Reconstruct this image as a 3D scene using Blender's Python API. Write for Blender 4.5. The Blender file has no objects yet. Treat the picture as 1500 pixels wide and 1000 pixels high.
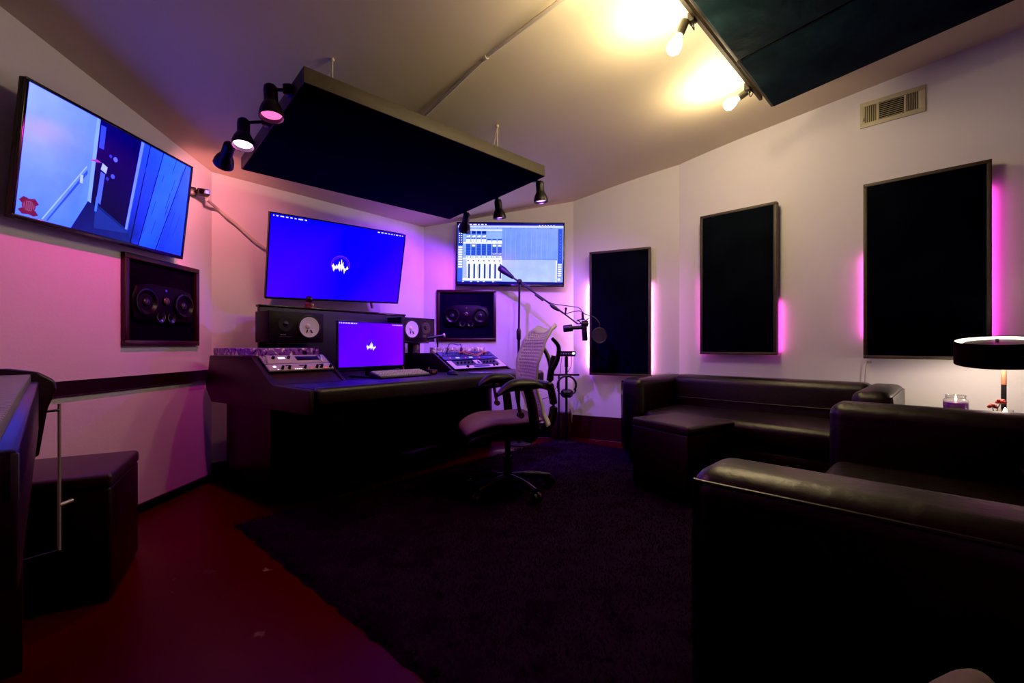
import bpy, bmesh, math, random
from mathutils import Vector, Matrix
random.seed(7)
scn = bpy.context.scene
COL = scn.collection
PI = math.pi

# ------------------------------------------------------------------ materials
def lin(r, g, b):
    f = lambda c: (c / 12.92 if c <= 0.04045 else ((c + 0.055) / 1.055) ** 2.4)
    return (f(r / 255), f(g / 255), f(b / 255))

MATS = {}
def mat(name, col, rough=0.5, metal=0.0, var=0.15, vscale=8.0, bump=0.0, bscale=60.0, spec=0.5,
        emit=None, estr=0.0, trans=0.0, coat=0.0, stretch=None):
    if name in MATS:
        return MATS[name]
    m = bpy.data.materials.new(name)
    m.use_nodes = True
    nt = m.node_tree
    p = nt.nodes['Principled BSDF']
    tc = nt.nodes.new('ShaderNodeTexCoord')
    mp = nt.nodes.new('ShaderNodeMapping')
    nt.links.new(tc.outputs['Object'], mp.inputs['Vector'])
    if stretch:
        mp.inputs['Scale'].default_value = stretch
    nz = nt.nodes.new('ShaderNodeTexNoise')
    nz.inputs['Scale'].default_value = vscale
    nz.inputs['Detail'].default_value = 5
    nt.links.new(mp.outputs['Vector'], nz.inputs['Vector'])
    mx = nt.nodes.new('ShaderNodeMixRGB')
    mx.inputs[1].default_value = (*[c * (1 - var) for c in col], 1)
    mx.inputs[2].default_value = (*[min(1, c * (1 + var)) for c in col], 1)
    nt.links.new(nz.outputs['Fac'], mx.inputs[0])
    nt.links.new(mx.outputs[0], p.inputs['Base Color'])
    p.inputs['Roughness'].default_value = rough
    p.inputs['Metallic'].default_value = metal
    p.inputs['Specular IOR Level'].default_value = spec
    p.inputs['Transmission Weight'].default_value = trans
    p.inputs['Coat Weight'].default_value = coat
    if emit:
        p.inputs['Emission Color'].default_value = (*emit, 1)
        p.inputs['Emission Strength'].default_value = estr
    if bump:
        nb = nt.nodes.new('ShaderNodeTexNoise')
        nb.inputs['Scale'].default_value = bscale
        nb.inputs['Detail'].default_value = 6
        nt.links.new(mp.outputs['Vector'], nb.inputs['Vector'])
        bp = nt.nodes.new('ShaderNodeBump')
        bp.inputs['Strength'].default_value = bump
        bp.inputs['Distance'].default_value = 0.01
        nt.links.new(nb.outputs['Fac'], bp.inputs['Height'])
        nt.links.new(bp.outputs['Normal'], p.inputs['Normal'])
    MATS[name] = m
    return m

wall_m = mat('white wall paint', (0.70, 0.665, 0.715), 0.6, var=0.03, vscale=3, bump=0.08, bscale=90)
ceil_m = mat('off white ceiling paint', (0.70, 0.61, 0.44), 0.65, var=0.06, vscale=2.0, bump=0.15, bscale=5)
leather = mat("black leather", (0.0090, 0.0082, 0.0074), 0.38, var=0.3, bump=0.22, bscale=26, spec=0.55)
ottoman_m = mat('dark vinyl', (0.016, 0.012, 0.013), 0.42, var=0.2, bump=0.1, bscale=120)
black_plastic = mat('black plastic', (0.006, 0.006, 0.007), 0.4, var=0.2)
black_metal = mat('black painted metal', (0.007, 0.007, 0.009), 0.36, metal=0.0, var=0.2, spec=0.4)
bezel_m = mat('gloss black bezel', (0.004, 0.004, 0.005), 0.2, var=0.1)
fabric_navy = mat('dark teal black acoustic fabric', (0.0045, 0.0075, 0.011), 0.95, var=0.45, vscale=5, bump=0.3, bscale=400, spec=0.05)
cloud_navy = mat('navy black ceiling fabric', (0.0035, 0.0045, 0.014), 0.95, var=0.3, vscale=4, bump=0.3, bscale=400, spec=0.04)
cloud_teal = mat('teal black ceiling fabric', (0.013, 0.034, 0.040), 0.9, var=0.75, vscale=4, bump=0.4, bscale=14, spec=0.08)
frame_wood = mat('dark stained pine', (0.045, 0.030, 0.018), 0.5, var=0.5, vscale=6, stretch=(14, 14, 2), bump=0.15)
cloud_wood = mat('weathered brown board', (0.058, 0.045, 0.028), 0.6, var=0.45, vscale=5, bump=0.2, bscale=30)
soffit_wood = mat('dark cherry wood', (0.028, 0.005, 0.003), 0.4, var=0.4, vscale=10, stretch=(2, 20, 2))
desk_wood = mat('dark brown laminate', (0.011, 0.0052, 0.0045), 0.5, var=0.3, vscale=10)
desk_top_m = mat('black desk laminate', (0.010, 0.010, 0.013), 0.38, var=0.2)
pad_m = mat('black padded vinyl', (0.014, 0.014, 0.011), 0.42, var=0.2, bump=0.15, bscale=90)
rail_m = mat('dark brown rail', (0.010, 0.003, 0.003), 0.5, var=0.3)
base_black = mat('black skirting', (0.004, 0.0035, 0.004), 0.5, var=0.3)
base_brown = mat('red brown skirting', (0.030, 0.009, 0.006), 0.5, var=0.4, vscale=6)
steel = mat('galvanised conduit', (0.62, 0.56, 0.45), 0.45, metal=0.1, var=0.2)
chrome = mat('chrome', (0.6, 0.6, 0.6), 0.15, metal=1.0, var=0.05)
brass = mat('brass', (0.45, 0.30, 0.08), 0.3, metal=0.9, var=0.15)
copper = mat('copper', (0.75, 0.30, 0.20), 0.3, metal=0.7, var=0.1)
vent_m = mat('cream vent enamel', (0.50, 0.46, 0.30), 0.5, var=0.1)
vent_dark = mat('vent duct shadow', (0.01, 0.009, 0.007), 0.9, var=0.2)
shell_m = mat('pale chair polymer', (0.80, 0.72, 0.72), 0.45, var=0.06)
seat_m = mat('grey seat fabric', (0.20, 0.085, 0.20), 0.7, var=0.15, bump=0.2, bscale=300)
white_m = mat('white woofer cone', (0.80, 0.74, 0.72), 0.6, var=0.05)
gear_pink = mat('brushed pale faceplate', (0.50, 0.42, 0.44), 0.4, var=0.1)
gear_dark = mat('dark faceplate', (0.018, 0.016, 0.05), 0.4, var=0.3)
gear_blue = mat('blue faceplate', (0.020, 0.022, 0.16), 0.4, var=0.2)
key_m = mat('pale piano keys', (0.26, 0.24, 0.22), 0.35, var=0.08)
piano_m = mat('satin dark piano case', (0.030, 0.016, 0.024), 0.35, var=0.3)
glass = mat('clear glass', (0.95, 0.95, 0.95), 0.03, var=0.0, trans=1.0)
wax = mat('purple wax', (0.13, 0.016, 0.15), 0.4, var=0.15, emit=(.10, .008, .12), estr=.5)  # faint emission paints flame light showing through the wax
paper = mat('candle paper label', (0.20, 0.15, 0.16), 0.7, var=0.25)
flower_m = mat('red petals', (0.65, 0.05, 0.05), 0.6, var=0.3)
leaf_m = mat('green stem', (0.05, 0.12, 0.03), 0.6, var=0.3)
figure_red = mat('red brown ceramic', (0.22, 0.03, 0.02), 0.4, var=0.4, vscale=40)
figure_gold = mat('gold paint', (0.60, 0.33, 0.10), 0.35, metal=0.4, var=0.3)
cable_y = mat('yellow cable', (0.65, 0.42, 0.12), 0.5, var=0.1)
cable_o = mat('orange cable', (0.60, 0.14, 0.05), 0.5, var=0.1)
cable_b = mat('blue cable', (0.03, 0.05, 0.30), 0.5, var=0.1)
bag_m = mat('taupe cloth', (0.20, 0.15, 0.12), 0.8, var=0.3, vscale=7, bump=0.4, bscale=12)
side_m = mat('side table wood', (0.05, 0.03, 0.02), 0.5, var=0.3)
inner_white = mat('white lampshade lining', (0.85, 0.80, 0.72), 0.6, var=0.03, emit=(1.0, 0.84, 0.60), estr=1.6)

def emis(name, col, s):
    return mat(name, (0.02, 0.02, 0.02), 0.4, var=0.02, emit=col, estr=s)

led_pink = emis('magenta led', (1.0, 0.07, 0.62), 26.0)
led_white = emis('pink white led', (1.0, 0.30, 0.75), 30.0)
bulb_warm = emis('warm bulb glass', (1.0, 0.86, 0.55), 14.0)
lamp_hot = emis('hot pink bulb', (1.0, 0.42, 0.86), 7.0)
lamp_pink = emis('pink bulb', (1.0, 0.16, 0.48), 1.4)
lamp_violet = emis('violet bulb', (0.80, 0.34, 1.0), 3.0)
led_blue = emis('blue indicator', (0.35, 0.45, 1.0), 4.0)
led_red = emis('red indicator', (1.0, 0.04, 0.04), 2.0)
led_warm = emis('white indicator', (0.9, 0.85, 1.0), 1.5)
flame_m = emis('candle flame', (1.0, 0.72, 0.35), 16.0)

# patterned strip (black, violet and white splashes)
def splash_mat(name, c1, c2, c3, sc):
    m = bpy.data.materials.new(name); m.use_nodes = True
    nt = m.node_tree; p = nt.nodes['Principled BSDF']
    tc = nt.nodes.new('ShaderNodeTexCoord')
    nz = nt.nodes.new('ShaderNodeTexNoise'); nz.inputs['Scale'].default_value = sc
    nz.inputs['Detail'].default_value = 7; nz.inputs['Distortion'].default_value = 2.2
    nt.links.new(tc.outputs['Object'], nz.inputs['Vector'])
    cr = nt.nodes.new('ShaderNodeValToRGB')
    e = cr.color_ramp.elements
    e[0].position = 0.40; e[0].color = (*c1, 1)
    e[1].position = 0.62; e[1].color = (*c3, 1)
    k = e.new(0.47); k.color = (*c2, 1)
    k = e.new(0.55); k.color = (*[a * 0.6 for a in c2], 1)
    nt.links.new(nz.outputs['Fac'], cr.inputs[0])
    nt.links.new(cr.outputs[0], p.inputs['Base Color'])
    p.inputs['Roughness'].default_value = 0.3
    return m
splash_l = splash_mat('splashed violet vinyl', (0.012, 0.004, 0.03), (0.34, 0.08, 0.75), (1.0, 0.88, 0.88), 15)
splash_r = splash_mat('splashed white vinyl', (0.06, 0.01, 0.05), (0.55, 0.42, 0.50), (0.9, 0.85, 0.85), 11)

# floor: worn dark red paint, plus one painted-in reflection
def floor_material():
    m = bpy.data.materials.new('worn red floor paint and reflection'); m.use_nodes = True
    nt = m.node_tree; p = nt.nodes['Principled BSDF']
    tc = nt.nodes.new('ShaderNodeTexCoord')
    n1 = nt.nodes.new('ShaderNodeTexNoise'); n1.inputs['Scale'].default_value = 1.6; n1.inputs['Detail'].default_value = 8
    n2 = nt.nodes.new('ShaderNodeTexNoise'); n2.inputs['Scale'].default_value = 4.5; n2.inputs['Detail'].default_value = 9
    n2.inputs['Distortion'].default_value = 1.2
    for n in (n1, n2): nt.links.new(tc.outputs['Object'], n.inputs['Vector'])
    a = nt.nodes.new('ShaderNodeMixRGB')
    a.inputs[1].default_value = (0.040, 0.004, 0.002, 1); a.inputs[2].default_value = (0.070, 0.007, 0.003, 1)
    nt.links.new(n1.outputs['Fac'], a.inputs[0])
    cr = nt.nodes.new('ShaderNodeValToRGB')
    cr.color_ramp.elements[0].position = 0.70; cr.color_ramp.elements[1].position = 0.74
    nt.links.new(n2.outputs['Fac'], cr.inputs[0])
    b = nt.nodes.new('ShaderNodeMixRGB'); b.inputs[2].default_value = (0.22, 0.12, 0.10, 1)
    nt.links.new(cr.outputs[0], b.inputs[0]); nt.links.new(a.outputs[0], b.inputs[1])
    last = b.outputs[0]
    for cx_, cy_, rx_, ry_, cc_ in ((.0, 4.0, .36, .20, (.42, .30, .30)), (-1.28, 1.87, .10, .035, (.085, .030, .022)), (-.83, 1.46, .045, .045, (.12, .05, .04))):  # first ellipse: worn pale patch with wall reflection put into its colour; rest scuffs
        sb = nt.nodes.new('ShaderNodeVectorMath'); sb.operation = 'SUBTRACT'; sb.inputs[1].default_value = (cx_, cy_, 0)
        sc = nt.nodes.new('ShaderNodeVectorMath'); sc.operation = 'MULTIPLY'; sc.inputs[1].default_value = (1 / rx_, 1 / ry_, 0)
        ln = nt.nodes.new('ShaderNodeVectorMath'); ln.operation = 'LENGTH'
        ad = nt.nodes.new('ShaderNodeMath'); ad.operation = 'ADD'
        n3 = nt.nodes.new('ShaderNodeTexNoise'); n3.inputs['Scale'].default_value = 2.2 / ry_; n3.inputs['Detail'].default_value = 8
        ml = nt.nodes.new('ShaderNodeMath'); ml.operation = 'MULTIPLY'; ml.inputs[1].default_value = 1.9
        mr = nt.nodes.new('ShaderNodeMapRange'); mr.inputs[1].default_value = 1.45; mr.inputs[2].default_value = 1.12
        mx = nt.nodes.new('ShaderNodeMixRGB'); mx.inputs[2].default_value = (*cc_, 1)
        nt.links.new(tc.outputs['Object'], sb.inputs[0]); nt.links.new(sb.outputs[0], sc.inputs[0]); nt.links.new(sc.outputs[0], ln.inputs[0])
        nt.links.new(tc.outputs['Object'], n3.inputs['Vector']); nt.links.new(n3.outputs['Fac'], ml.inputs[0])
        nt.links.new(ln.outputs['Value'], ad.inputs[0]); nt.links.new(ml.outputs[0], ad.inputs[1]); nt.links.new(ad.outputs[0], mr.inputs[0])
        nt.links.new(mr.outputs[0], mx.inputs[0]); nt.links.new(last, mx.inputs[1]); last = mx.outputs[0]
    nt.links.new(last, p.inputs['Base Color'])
    rr = nt.nodes.new('ShaderNodeMapRange'); rr.inputs[3].default_value = 0.22; rr.inputs[4].default_value = 0.5
    nt.links.new(n1.outputs['Fac'], rr.inputs[0]); nt.links.new(rr.outputs[0], p.inputs['Roughness'])
    p.inputs['Specular IOR Level'].default_value = 0.2
    return m
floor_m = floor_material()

def rug_material():
    m = mat('charcoal violet pile', (0.011, 0.0065, 0.017), 0.95, var=0.85, vscale=9, spec=0.1)
    return m
rug_m = rug_material()

# screen: emission taken from the picture painted on the panel
def screen_material(strength):
    m = bpy.data.materials.new('display panel'); m.use_nodes = True
    nt = m.node_tree; p = nt.nodes['Principled BSDF']
    at = nt.nodes.new('ShaderNodeAttribute'); at.attribute_name = 'Col'
    tc = nt.nodes.new('ShaderNodeTexCoord')
    nz = nt.nodes.new('ShaderNodeTexNoise'); nz.inputs['Scale'].default_value = 9; nz.inputs['Detail'].default_value = 5
    nt.links.new(tc.outputs['Object'], nz.inputs['Vector'])
    mr = nt.nodes.new('ShaderNodeMapRange'); mr.inputs[3].default_value = 0.74; mr.inputs[4].default_value = 1.26
    nt.links.new(nz.outputs['Fac'], mr.inputs[0])
    mu = nt.nodes.new('ShaderNodeVectorMath'); mu.operation = 'SCALE'
    nt.links.new(at.outputs['Color'], mu.inputs[0]); nt.links.new(mr.outputs[0], mu.inputs['Scale'])
    nt.links.new(mu.outputs[0], p.inputs['Emission Color'])
    p.inputs['Emission Strength'].default_value = strength
    p.inputs['Base Color'].default_value = (0.004, 0.004, 0.005, 1)
    p.inputs['Roughness'].default_value = 0.28
    p.inputs['Specular IOR Level'].default_value = 0.07
    return m
screen_m = screen_material(1.0)

# ------------------------------------------------------------------ mesh builder
class MB:
    def __init__(self):
        self.bm = bmesh.new()
    def merge(self, tmp, M=None):
        if M is not None:
            bmesh.ops.transform(tmp, matrix=M, verts=tmp.verts)
        me = bpy.data.meshes.new('tmp'); tmp.to_mesh(me); tmp.free()
        self.bm.from_mesh(me); bpy.data.meshes.remove(me)
        return self
    def box(self, c, s, bev=0.0, seg=2, M=None):
        t = bmesh.new(); bmesh.ops.create_cube(t, size=1)
        for v in t.verts:
            v.co = Vector((v.co.x * s[0], v.co.y * s[1], v.co.z * s[2]))
        if bev > 0:
            bmesh.ops.bevel(t, geom=t.edges[:], offset=min(bev, min(s) * 0.49), segments=seg, profile=0.5, affect='EDGES')
        T = Matrix.Translation(Vector(c))
        return self.merge(t, T @ M if M is not None else T)
    def b2(self, lo, hi, bev=0.0, seg=2):
        lo = Vector(lo); hi = Vector(hi)
        return self.box((lo + hi) / 2, hi - lo, bev, seg)
    def cyl(self, p0, p1, r0, r1=None, seg=20, caps=True):
        p0 = Vector(p0); p1 = Vector(p1); r1 = r0 if r1 is None else r1
        d = p1 - p0
        t = bmesh.new()
        bmesh.ops.create_cone(t, cap_ends=caps, segments=seg, radius1=r0, radius2=r1, depth=d.length)
        M = Matrix.Translation((p0 + p1) / 2) @ d.to_track_quat('Z', 'Y').to_matrix().to_4x4()
        return self.merge(t, M)
    def sph(self, c, r, sc=(1, 1, 1), seg=20, M=None):
        t = bmesh.new(); bmesh.ops.create_uvsphere(t, u_segments=seg, v_segments=max(8, seg // 2), radius=r)
        for v in t.verts:
            v.co = Vector((v.co.x * sc[0], v.co.y * sc[1], v.co.z * sc[2]))
        T = Matrix.Translation(Vector(c))
        return self.merge(t, T @ M if M is not None else T)
    def lathe(self, prof, p0=(0, 0, 0), axis=(0, 0, 1), seg=28):
        t = bmesh.new(); rings = []
        for r, h in prof:
            rings.append([t.verts.new((max(r, 1e-5) * math.cos(2 * PI * i / seg), max(r, 1e-5) * math.sin(2 * PI * i / seg), h)) for i in range(seg)])
        for a, b in zip(rings, rings[1:]):
            for i in range(seg):
                t.faces.new((a[i], a[(i + 1) % seg], b[(i + 1) % seg], b[i]))
        M = Matrix.Translation(Vector(p0)) @ Vector(axis).to_track_quat('Z', 'Y').to_matrix().to_4x4()
        return self.merge(t, M)
    def tube(self, pts, r, seg=8, smooth=True):
        pts = [Vector(p) for p in pts]
        if smooth and len(pts) > 2:
            out = []
            for i in range(len(pts) - 1):
                a = pts[max(i - 1, 0)]; b = pts[i]; c = pts[i + 1]; d = pts[min(i + 2, len(pts) - 1)]
                for k in range(6):
                    u = k / 6
                    out.append(0.5 * ((2 * b) + (-a + c) * u + (2 * a - 5 * b + 4 * c - d) * u * u + (-a + 3 * b - 3 * c + d) * u ** 3))
            out.append(pts[-1]); pts = out
        rs = r if isinstance(r, (list, tuple)) else None
        t = bmesh.new(); rings = []
        n = len(pts); up = Vector((0, 0, 1))
        for i, p in enumerate(pts):
            d = (pts[min(i + 1, n - 1)] - pts[max(i - 1, 0)]).normalized()
            x = d.cross(up)
            if x.length < 1e-3: x = d.cross(Vector((0, 1, 0)))
            x.normalize(); y = d.cross(x)
            rr = r if rs is None else rs[0] + (rs[1] - rs[0]) * i / (n - 1)
            rings.append([t.verts.new(p + rr * (x * math.cos(2 * PI * k / seg) + y * math.sin(2 * PI * k / seg))) for k in range(seg)])
        for a, b in zip(rings, rings[1:]):
            for k in range(seg):
                t.faces.new((a[k], a[(k + 1) % seg], b[(k + 1) % seg], b[k]))
        t.faces.new(rings[0]); t.faces.new(rings[-1][::-1])
        bmesh.ops.recalc_face_normals(t, faces=t.faces[:])
        return self.merge(t)
    def prism(self, poly, h0, h1, plane='xy', bev=0.0, seg=2):
        """polygon in a plane, extruded along the third axis"""
        def P(a, b, h):
            return {'xy': (a, b, h), 'yz': (h, a, b), 'xz': (a, h, b)}[plane]
        t = bmesh.new()
        lo = [t.verts.new(P(a, b, h0)) for a, b in poly]
        hi = [t.verts.new(P(a, b, h1)) for a, b in poly]
        t.faces.new(lo); t.faces.new(hi[::-1])
        n = len(poly)
        for i in range(n):
            t.faces.new((lo[i], lo[(i + 1) % n], hi[(i + 1) % n], hi[i]))
        bmesh.ops.recalc_face_normals(t, faces=t.faces[:])
        if bev:
            bmesh.ops.bevel(t, geom=t.edges[:], offset=bev, segments=seg, profile=0.5, affect='EDGES')
        return self.merge(t)
    def build(self, name, m, parent=None, smooth=True, ang=40):
        me = bpy.data.meshes.new(name)
        bmesh.ops.recalc_face_normals(self.bm, faces=self.bm.faces[:]) if False else None
        self.bm.to_mesh(me); self.bm.free()
        me.materials.append(m)
        if smooth:
            for p in me.polygons: p.use_smooth = True
            me.set_sharp_from_angle(angle=math.radians(ang))
        o = bpy.data.objects.new(name, me); COL.objects.link(o)
        if parent is not None: o.parent = parent
        return o

def tag(o, label, cat, group=None):
    o['label'] = label; o['category'] = cat
    if group: o['group'] = group
    return o

def thing(name, label, cat, loc=(0, 0, 0), ex=None, ey=None, ez=None, group=None):
    o = bpy.data.objects.new(name, None); COL.objects.link(o)
    o.empty_display_size = 0.05
    if ex is None: M = Matrix.Translation(Vector(loc))
    else:
        ex = Vector(ex).normalized()
        if ey is None:
            ez = Vector((0, 0, 1)); ey = ez.cross(ex)
        else:
            ey = Vector(ey); ez = ex.cross(ey).normalized(); ey = ez.cross(ex)
        M = Matrix(((ex.x, ey.x, ez.x, loc[0]), (ex.y, ey.y, ez.y, loc[1]), (ex.z, ey.z, ez.z, loc[2]), (0, 0, 0, 1)))
    o.matrix_world = M
    tag(o, label, cat, group)
    return o

def struct(o):
    o['kind'] = 'structure'; return o

def copy_tree(o, parent=None):
    c = o.copy(); COL.objects.link(c)
    if parent is not None: c.parent = parent
    for ch in list(o.children): copy_tree(ch, c)
    return c

def frame_m(loc, ex, ey=None):
    ex = Vector(ex).normalized()
    if ey is None: ey = Vector((0, 0, 1)).cross(ex)
    ey = Vector(ey); ez = ex.cross(ey).normalized(); ey = ez.cross(ex)
    return Matrix(((ex.x, ey.x, ez.x, loc[0]), (ex.y, ey.y, ez.y, loc[1]), (ex.z, ey.z, ez.z, loc[2]), (0, 0, 0, 1)))

# ------------------------------------------------------------------ room measures (metres; tripod stands at 0,0)
F, CX, HY, H = 650.0, 750.0, 506.0, 0.95
def at(u, v, Y):
    return Vector(((u - CX) / F * Y, Y, H - (v - HY) / F * Y))
def on_plane(u, v, n, d):
    r = Vector(((u - CX) / F, 1.0, -(v - HY) / F)); n = Vector(n)
    return Vector((0, 0, H)) + r * ((d - n.z * H) / r.dot(n))
XL = -2.12
P_LC = (XL, 3.132); P_CR = (-0.913, 4.6); P_RC = (0.637, 4.6); P_CD = (1.565, 4.153)
P_D = (4.6, 1.118); P_B = (2.3, -1.3); P_A = (XL, -1.3)
SUM_D = P_CD[0] + P_CD[1]
def p1(x, y): return 2.443 + 0.172 * (x - 0.637) - 0.14 * (y - 4.6)
def p2(x, y): return 2.662 + 0.0795 * (x - 1.565) - 0.0494 * (y - 4.153)
def ceil(x, y):
    a, b, k = p1(x, y), p2(x, y), .085
    h = max(k - abs(a - b), 0) / k
    return min(a, b) - h * h * k / 4
def ray_ceil(u, v):
    g1 = on_plane(u, v, (-0.172, 0.14, 1), 2.443 - 0.172 * 0.637 + 0.14 * 4.6)
    g2 = on_plane(u, v, (-0.0795, 0.0494, 1), 2.662 - 0.0795 * 1.565 + 0.0494 * 4.153)
    return g1 if g1.y < 0 or p1(g1.x, g1.y) <= p2(g1.x, g1.y) + 1e-6 else g2
CREASE_L = (XL, 0.394)

def wall(name, a, b):
    mb = MB(); a2 = Vector((*a, 0)); b2 = Vector((*b, 0))
    d = (b2 - a2).normalized(); n = Vector((-d.y, d.x, 0))          # outward for a clockwise walk
    n = n * 0.1
    za = ceil(*a) + 0.3; zb = ceil(*b) + 0.3
    pts = [a2, b2, b2 + n, a2 + n]
    t = bmesh.new()
    zs = [za, zb, zb, za]
    lo = [t.verts.new((p.x, p.y, -0.05)) for p in pts]; hi = [t.verts.new((p.x, p.y, z)) for p, z in zip(pts, zs)]
    t.faces.new(lo); t.faces.new(hi)
    for i in range(4): t.faces.new((lo[i], lo[(i + 1) % 4], hi[(i + 1) % 4], hi[i]))
    bmesh.ops.recalc_face_normals(t, faces=t.faces[:])
    mb.merge(t)
    return struct(mb.build(name, wall_m, smooth=False))
wall('wall_left', P_A, P_LC)
wall('wall_front_left', P_LC, P_CR)
wall('wall_front', P_CR, P_RC)
wall('wall_front_right', P_RC, P_CD)
wall('wall_right', P_CD, P_D)
wall('wall_back_right', P_D, P_B)
wall('wall_back', P_B, P_A)

out = [P_A, P_LC, P_CR, P_RC, P_CD, P_D, P_B]
mb = MB(); t = bmesh.new()
t.faces.new([t.verts.new((x, y, 0)) for x, y in out][::-1])
r = bmesh.ops.extrude_face_region(t, geom=t.faces[:])
for e in r['geom']:
    if isinstance(e, bmesh.types.BMVert): e.co.z -= 0.06
bmesh.ops.recalc_face_normals(t, faces=t.faces[:])
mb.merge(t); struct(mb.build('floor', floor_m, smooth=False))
mb = MB(); t = bmesh.new()
t.faces.new([t.verts.new((x, y, 0)) for x, y in out])
cn = Vector((.0925, -.0906, 0)).normalized()
for k in range(-8, 9):
    bmesh.ops.bisect_plane(t, geom=t.verts[:] + t.edges[:] + t.faces[:], plane_co=Vector((*P_CD, 0)) + cn * k * .085, plane_no=cn)
for v in t.verts: v.co.z = ceil(v.co.x, v.co.y)
mb.merge(t); struct(mb.build('ceiling', ceil_m, ang=60))

def strip(name, a, b, z0, z1, th, m):
    a2 = Vector((*a, 0)); b2 = Vector((*b, 0)); d = (b2 - a2); L = d.length; d.normalize()
    M = frame_m(a2, d)
    mb = MB(); t = bmesh.new(); bmesh.ops.create_cube(t, size=1)
    for v in t.verts: v.co = Vector((L * (v.co.x + 0.5), -th * (v.co.y + 0.5), z0 + (z1 - z0) * (v.co.z + 0.5)))
    bmesh.ops.bevel(t, geom=t.edges[:], offset=0.003, segments=1, affect='EDGES')
    mb.merge(t, M)
    return struct(mb.build(name, m, smooth=False))
def lerp2(a, b, k): return (a[0] + (b[0] - a[0]) * k, a[1] + (b[1] - a[1]) * k)
strip('baseboard_left', P_A, P_LC, 0, 0.05, 0.015, base_black)
strip('baseboard_front_left', P_LC, P_CR, 0, 0.12, 0.015, base_black)
strip('baseboard_front', P_CR, P_RC, 0, 0.15, 0.018, base_black)
strip('baseboard_front_right', P_RC, P_CD, 0, 0.235, 0.03, base_brown)
strip('baseboard_right', P_CD, P_D, 0, 0.12, 0.02, base_brown)
strip('trim_1', P_A, (XL, P_LC[1] - 0.02), 0.712, 0.782, 0.014, rail_m)
# short upright block of brown trim in the corner by the headphone stand
mb = MB(); mb.box((0.50, 4.535, 0.135), (0.21, 0.09, 0.27), 0.006); struct(mb.build('trim_2', base_brown))

# ------------------------------------------------------------------ screens
def screen(name, parent, x0, z0, w, h, y, polys, blue=1.0):
    """polys: list of (points in 0..1, colour or list of colours, layer)"""
    bm = bmesh.new(); cl = bm.loops.layers.float_color.new('Col')
    for pts, c, layer in polys:
        vs = [bm.verts.new((x0 + a * w, y - layer * 0.0004, z0 + b * h)) for a, b in pts]
        f = bm.faces.new(vs)
        for i, l in enumerate(f.loops):
            cc = c[i] if isinstance(c, list) else c
            k = min(1, max(0, (cc[2] - .45) / .5)); cc = (cc[0], cc[1], cc[2] * (1 + blue * k))
            l[cl] = (*cc, 1)
    me = bpy.data.meshes.new(name); bm.to_mesh(me); bm.free(); me.materials.append(screen_m)
    o = bpy.data.objects.new(name, me); COL.objects.link(o); o.parent = parent
    return o
def R(a, b, c, d): return [(a, b), (c, b), (c, d), (a, d)]

def logo(cx, cy, s, asp):
    """waveform under a headband arc; s = width as a share of the screen"""
    P = []
    K = s / 26.0
    def q(x, y): return (cx + (x - 500) / 20 * K, cy - (y - 505) / 20 * K * asp)
    # arc
    for layer, r0, r1, c in ((1, 278, 222, (0.16, 0.02, 1.0)), (2, 258, 236, (0.01, 0.0, 0.10))):
        n = 18
        for i in range(n):
            a0 = PI * (-0.12 + 1.24 * i / n); a1 = PI * (-0.12 + 1.24 * (i + 1) / n)
            f = lambda a, r: q(452 + r * math.cos(a), 520 - r * math.sin(a) * 1.0)
            P.append(([f(a0, r0), f(a0, r1), f(a1, r1), f(a1, r0)], c, layer))
    W = (1.6, 1.5, 1.6)
    bars = [(215, 530, 575), (245, 490, 700), (268, 530, 725), (300, 545, 660), (335, 510, 640), (352, 540, 655), (385, 490, 640), (412, 415, 690), (440, 500, 715), (473, 352, 660), (495, 470, 705), (520, 420, 650), (548, 535, 640), (572, 590, 770), (605, 600, 680), (650, 535, 640), (675, 575, 610)]
    for x, a, b in bars:
        P.append(([q(x - 15, (a + b) / 2), q(x + 2, b), q(x + 15, (a + b) / 2), q(x + 5, a), q(x - 7, a)], W, 3))
    for (xa, a0, b0), (xb, a1, b1) in zip(bars, bars[1:]):
        ma, mb_ = (a0 + b0) / 2, (a1 + b1) / 2
        P.append(([q(xa, ma + 28), q(xb, mb_ + 28), q(xb, mb_ - 28), q(xa, ma - 28)], W, 3))
    return P
def menu_bar(c, n0, n1, h=0.014, z=0.972):
    P = []; x = 0.015
    for i in range(n0):
        w = random.uniform(0.012, 0.035) if i else 0.008
        P.append((R(x, z, x + w, z + h), c, 1)); x += w + 0.012
    x = 0.985
    for i in range(n1):
        w = random.uniform(0.006, 0.02); P.append((R(x - w, z, x, z + h), c, 1)); x -= w + 0.012
    return P

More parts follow.
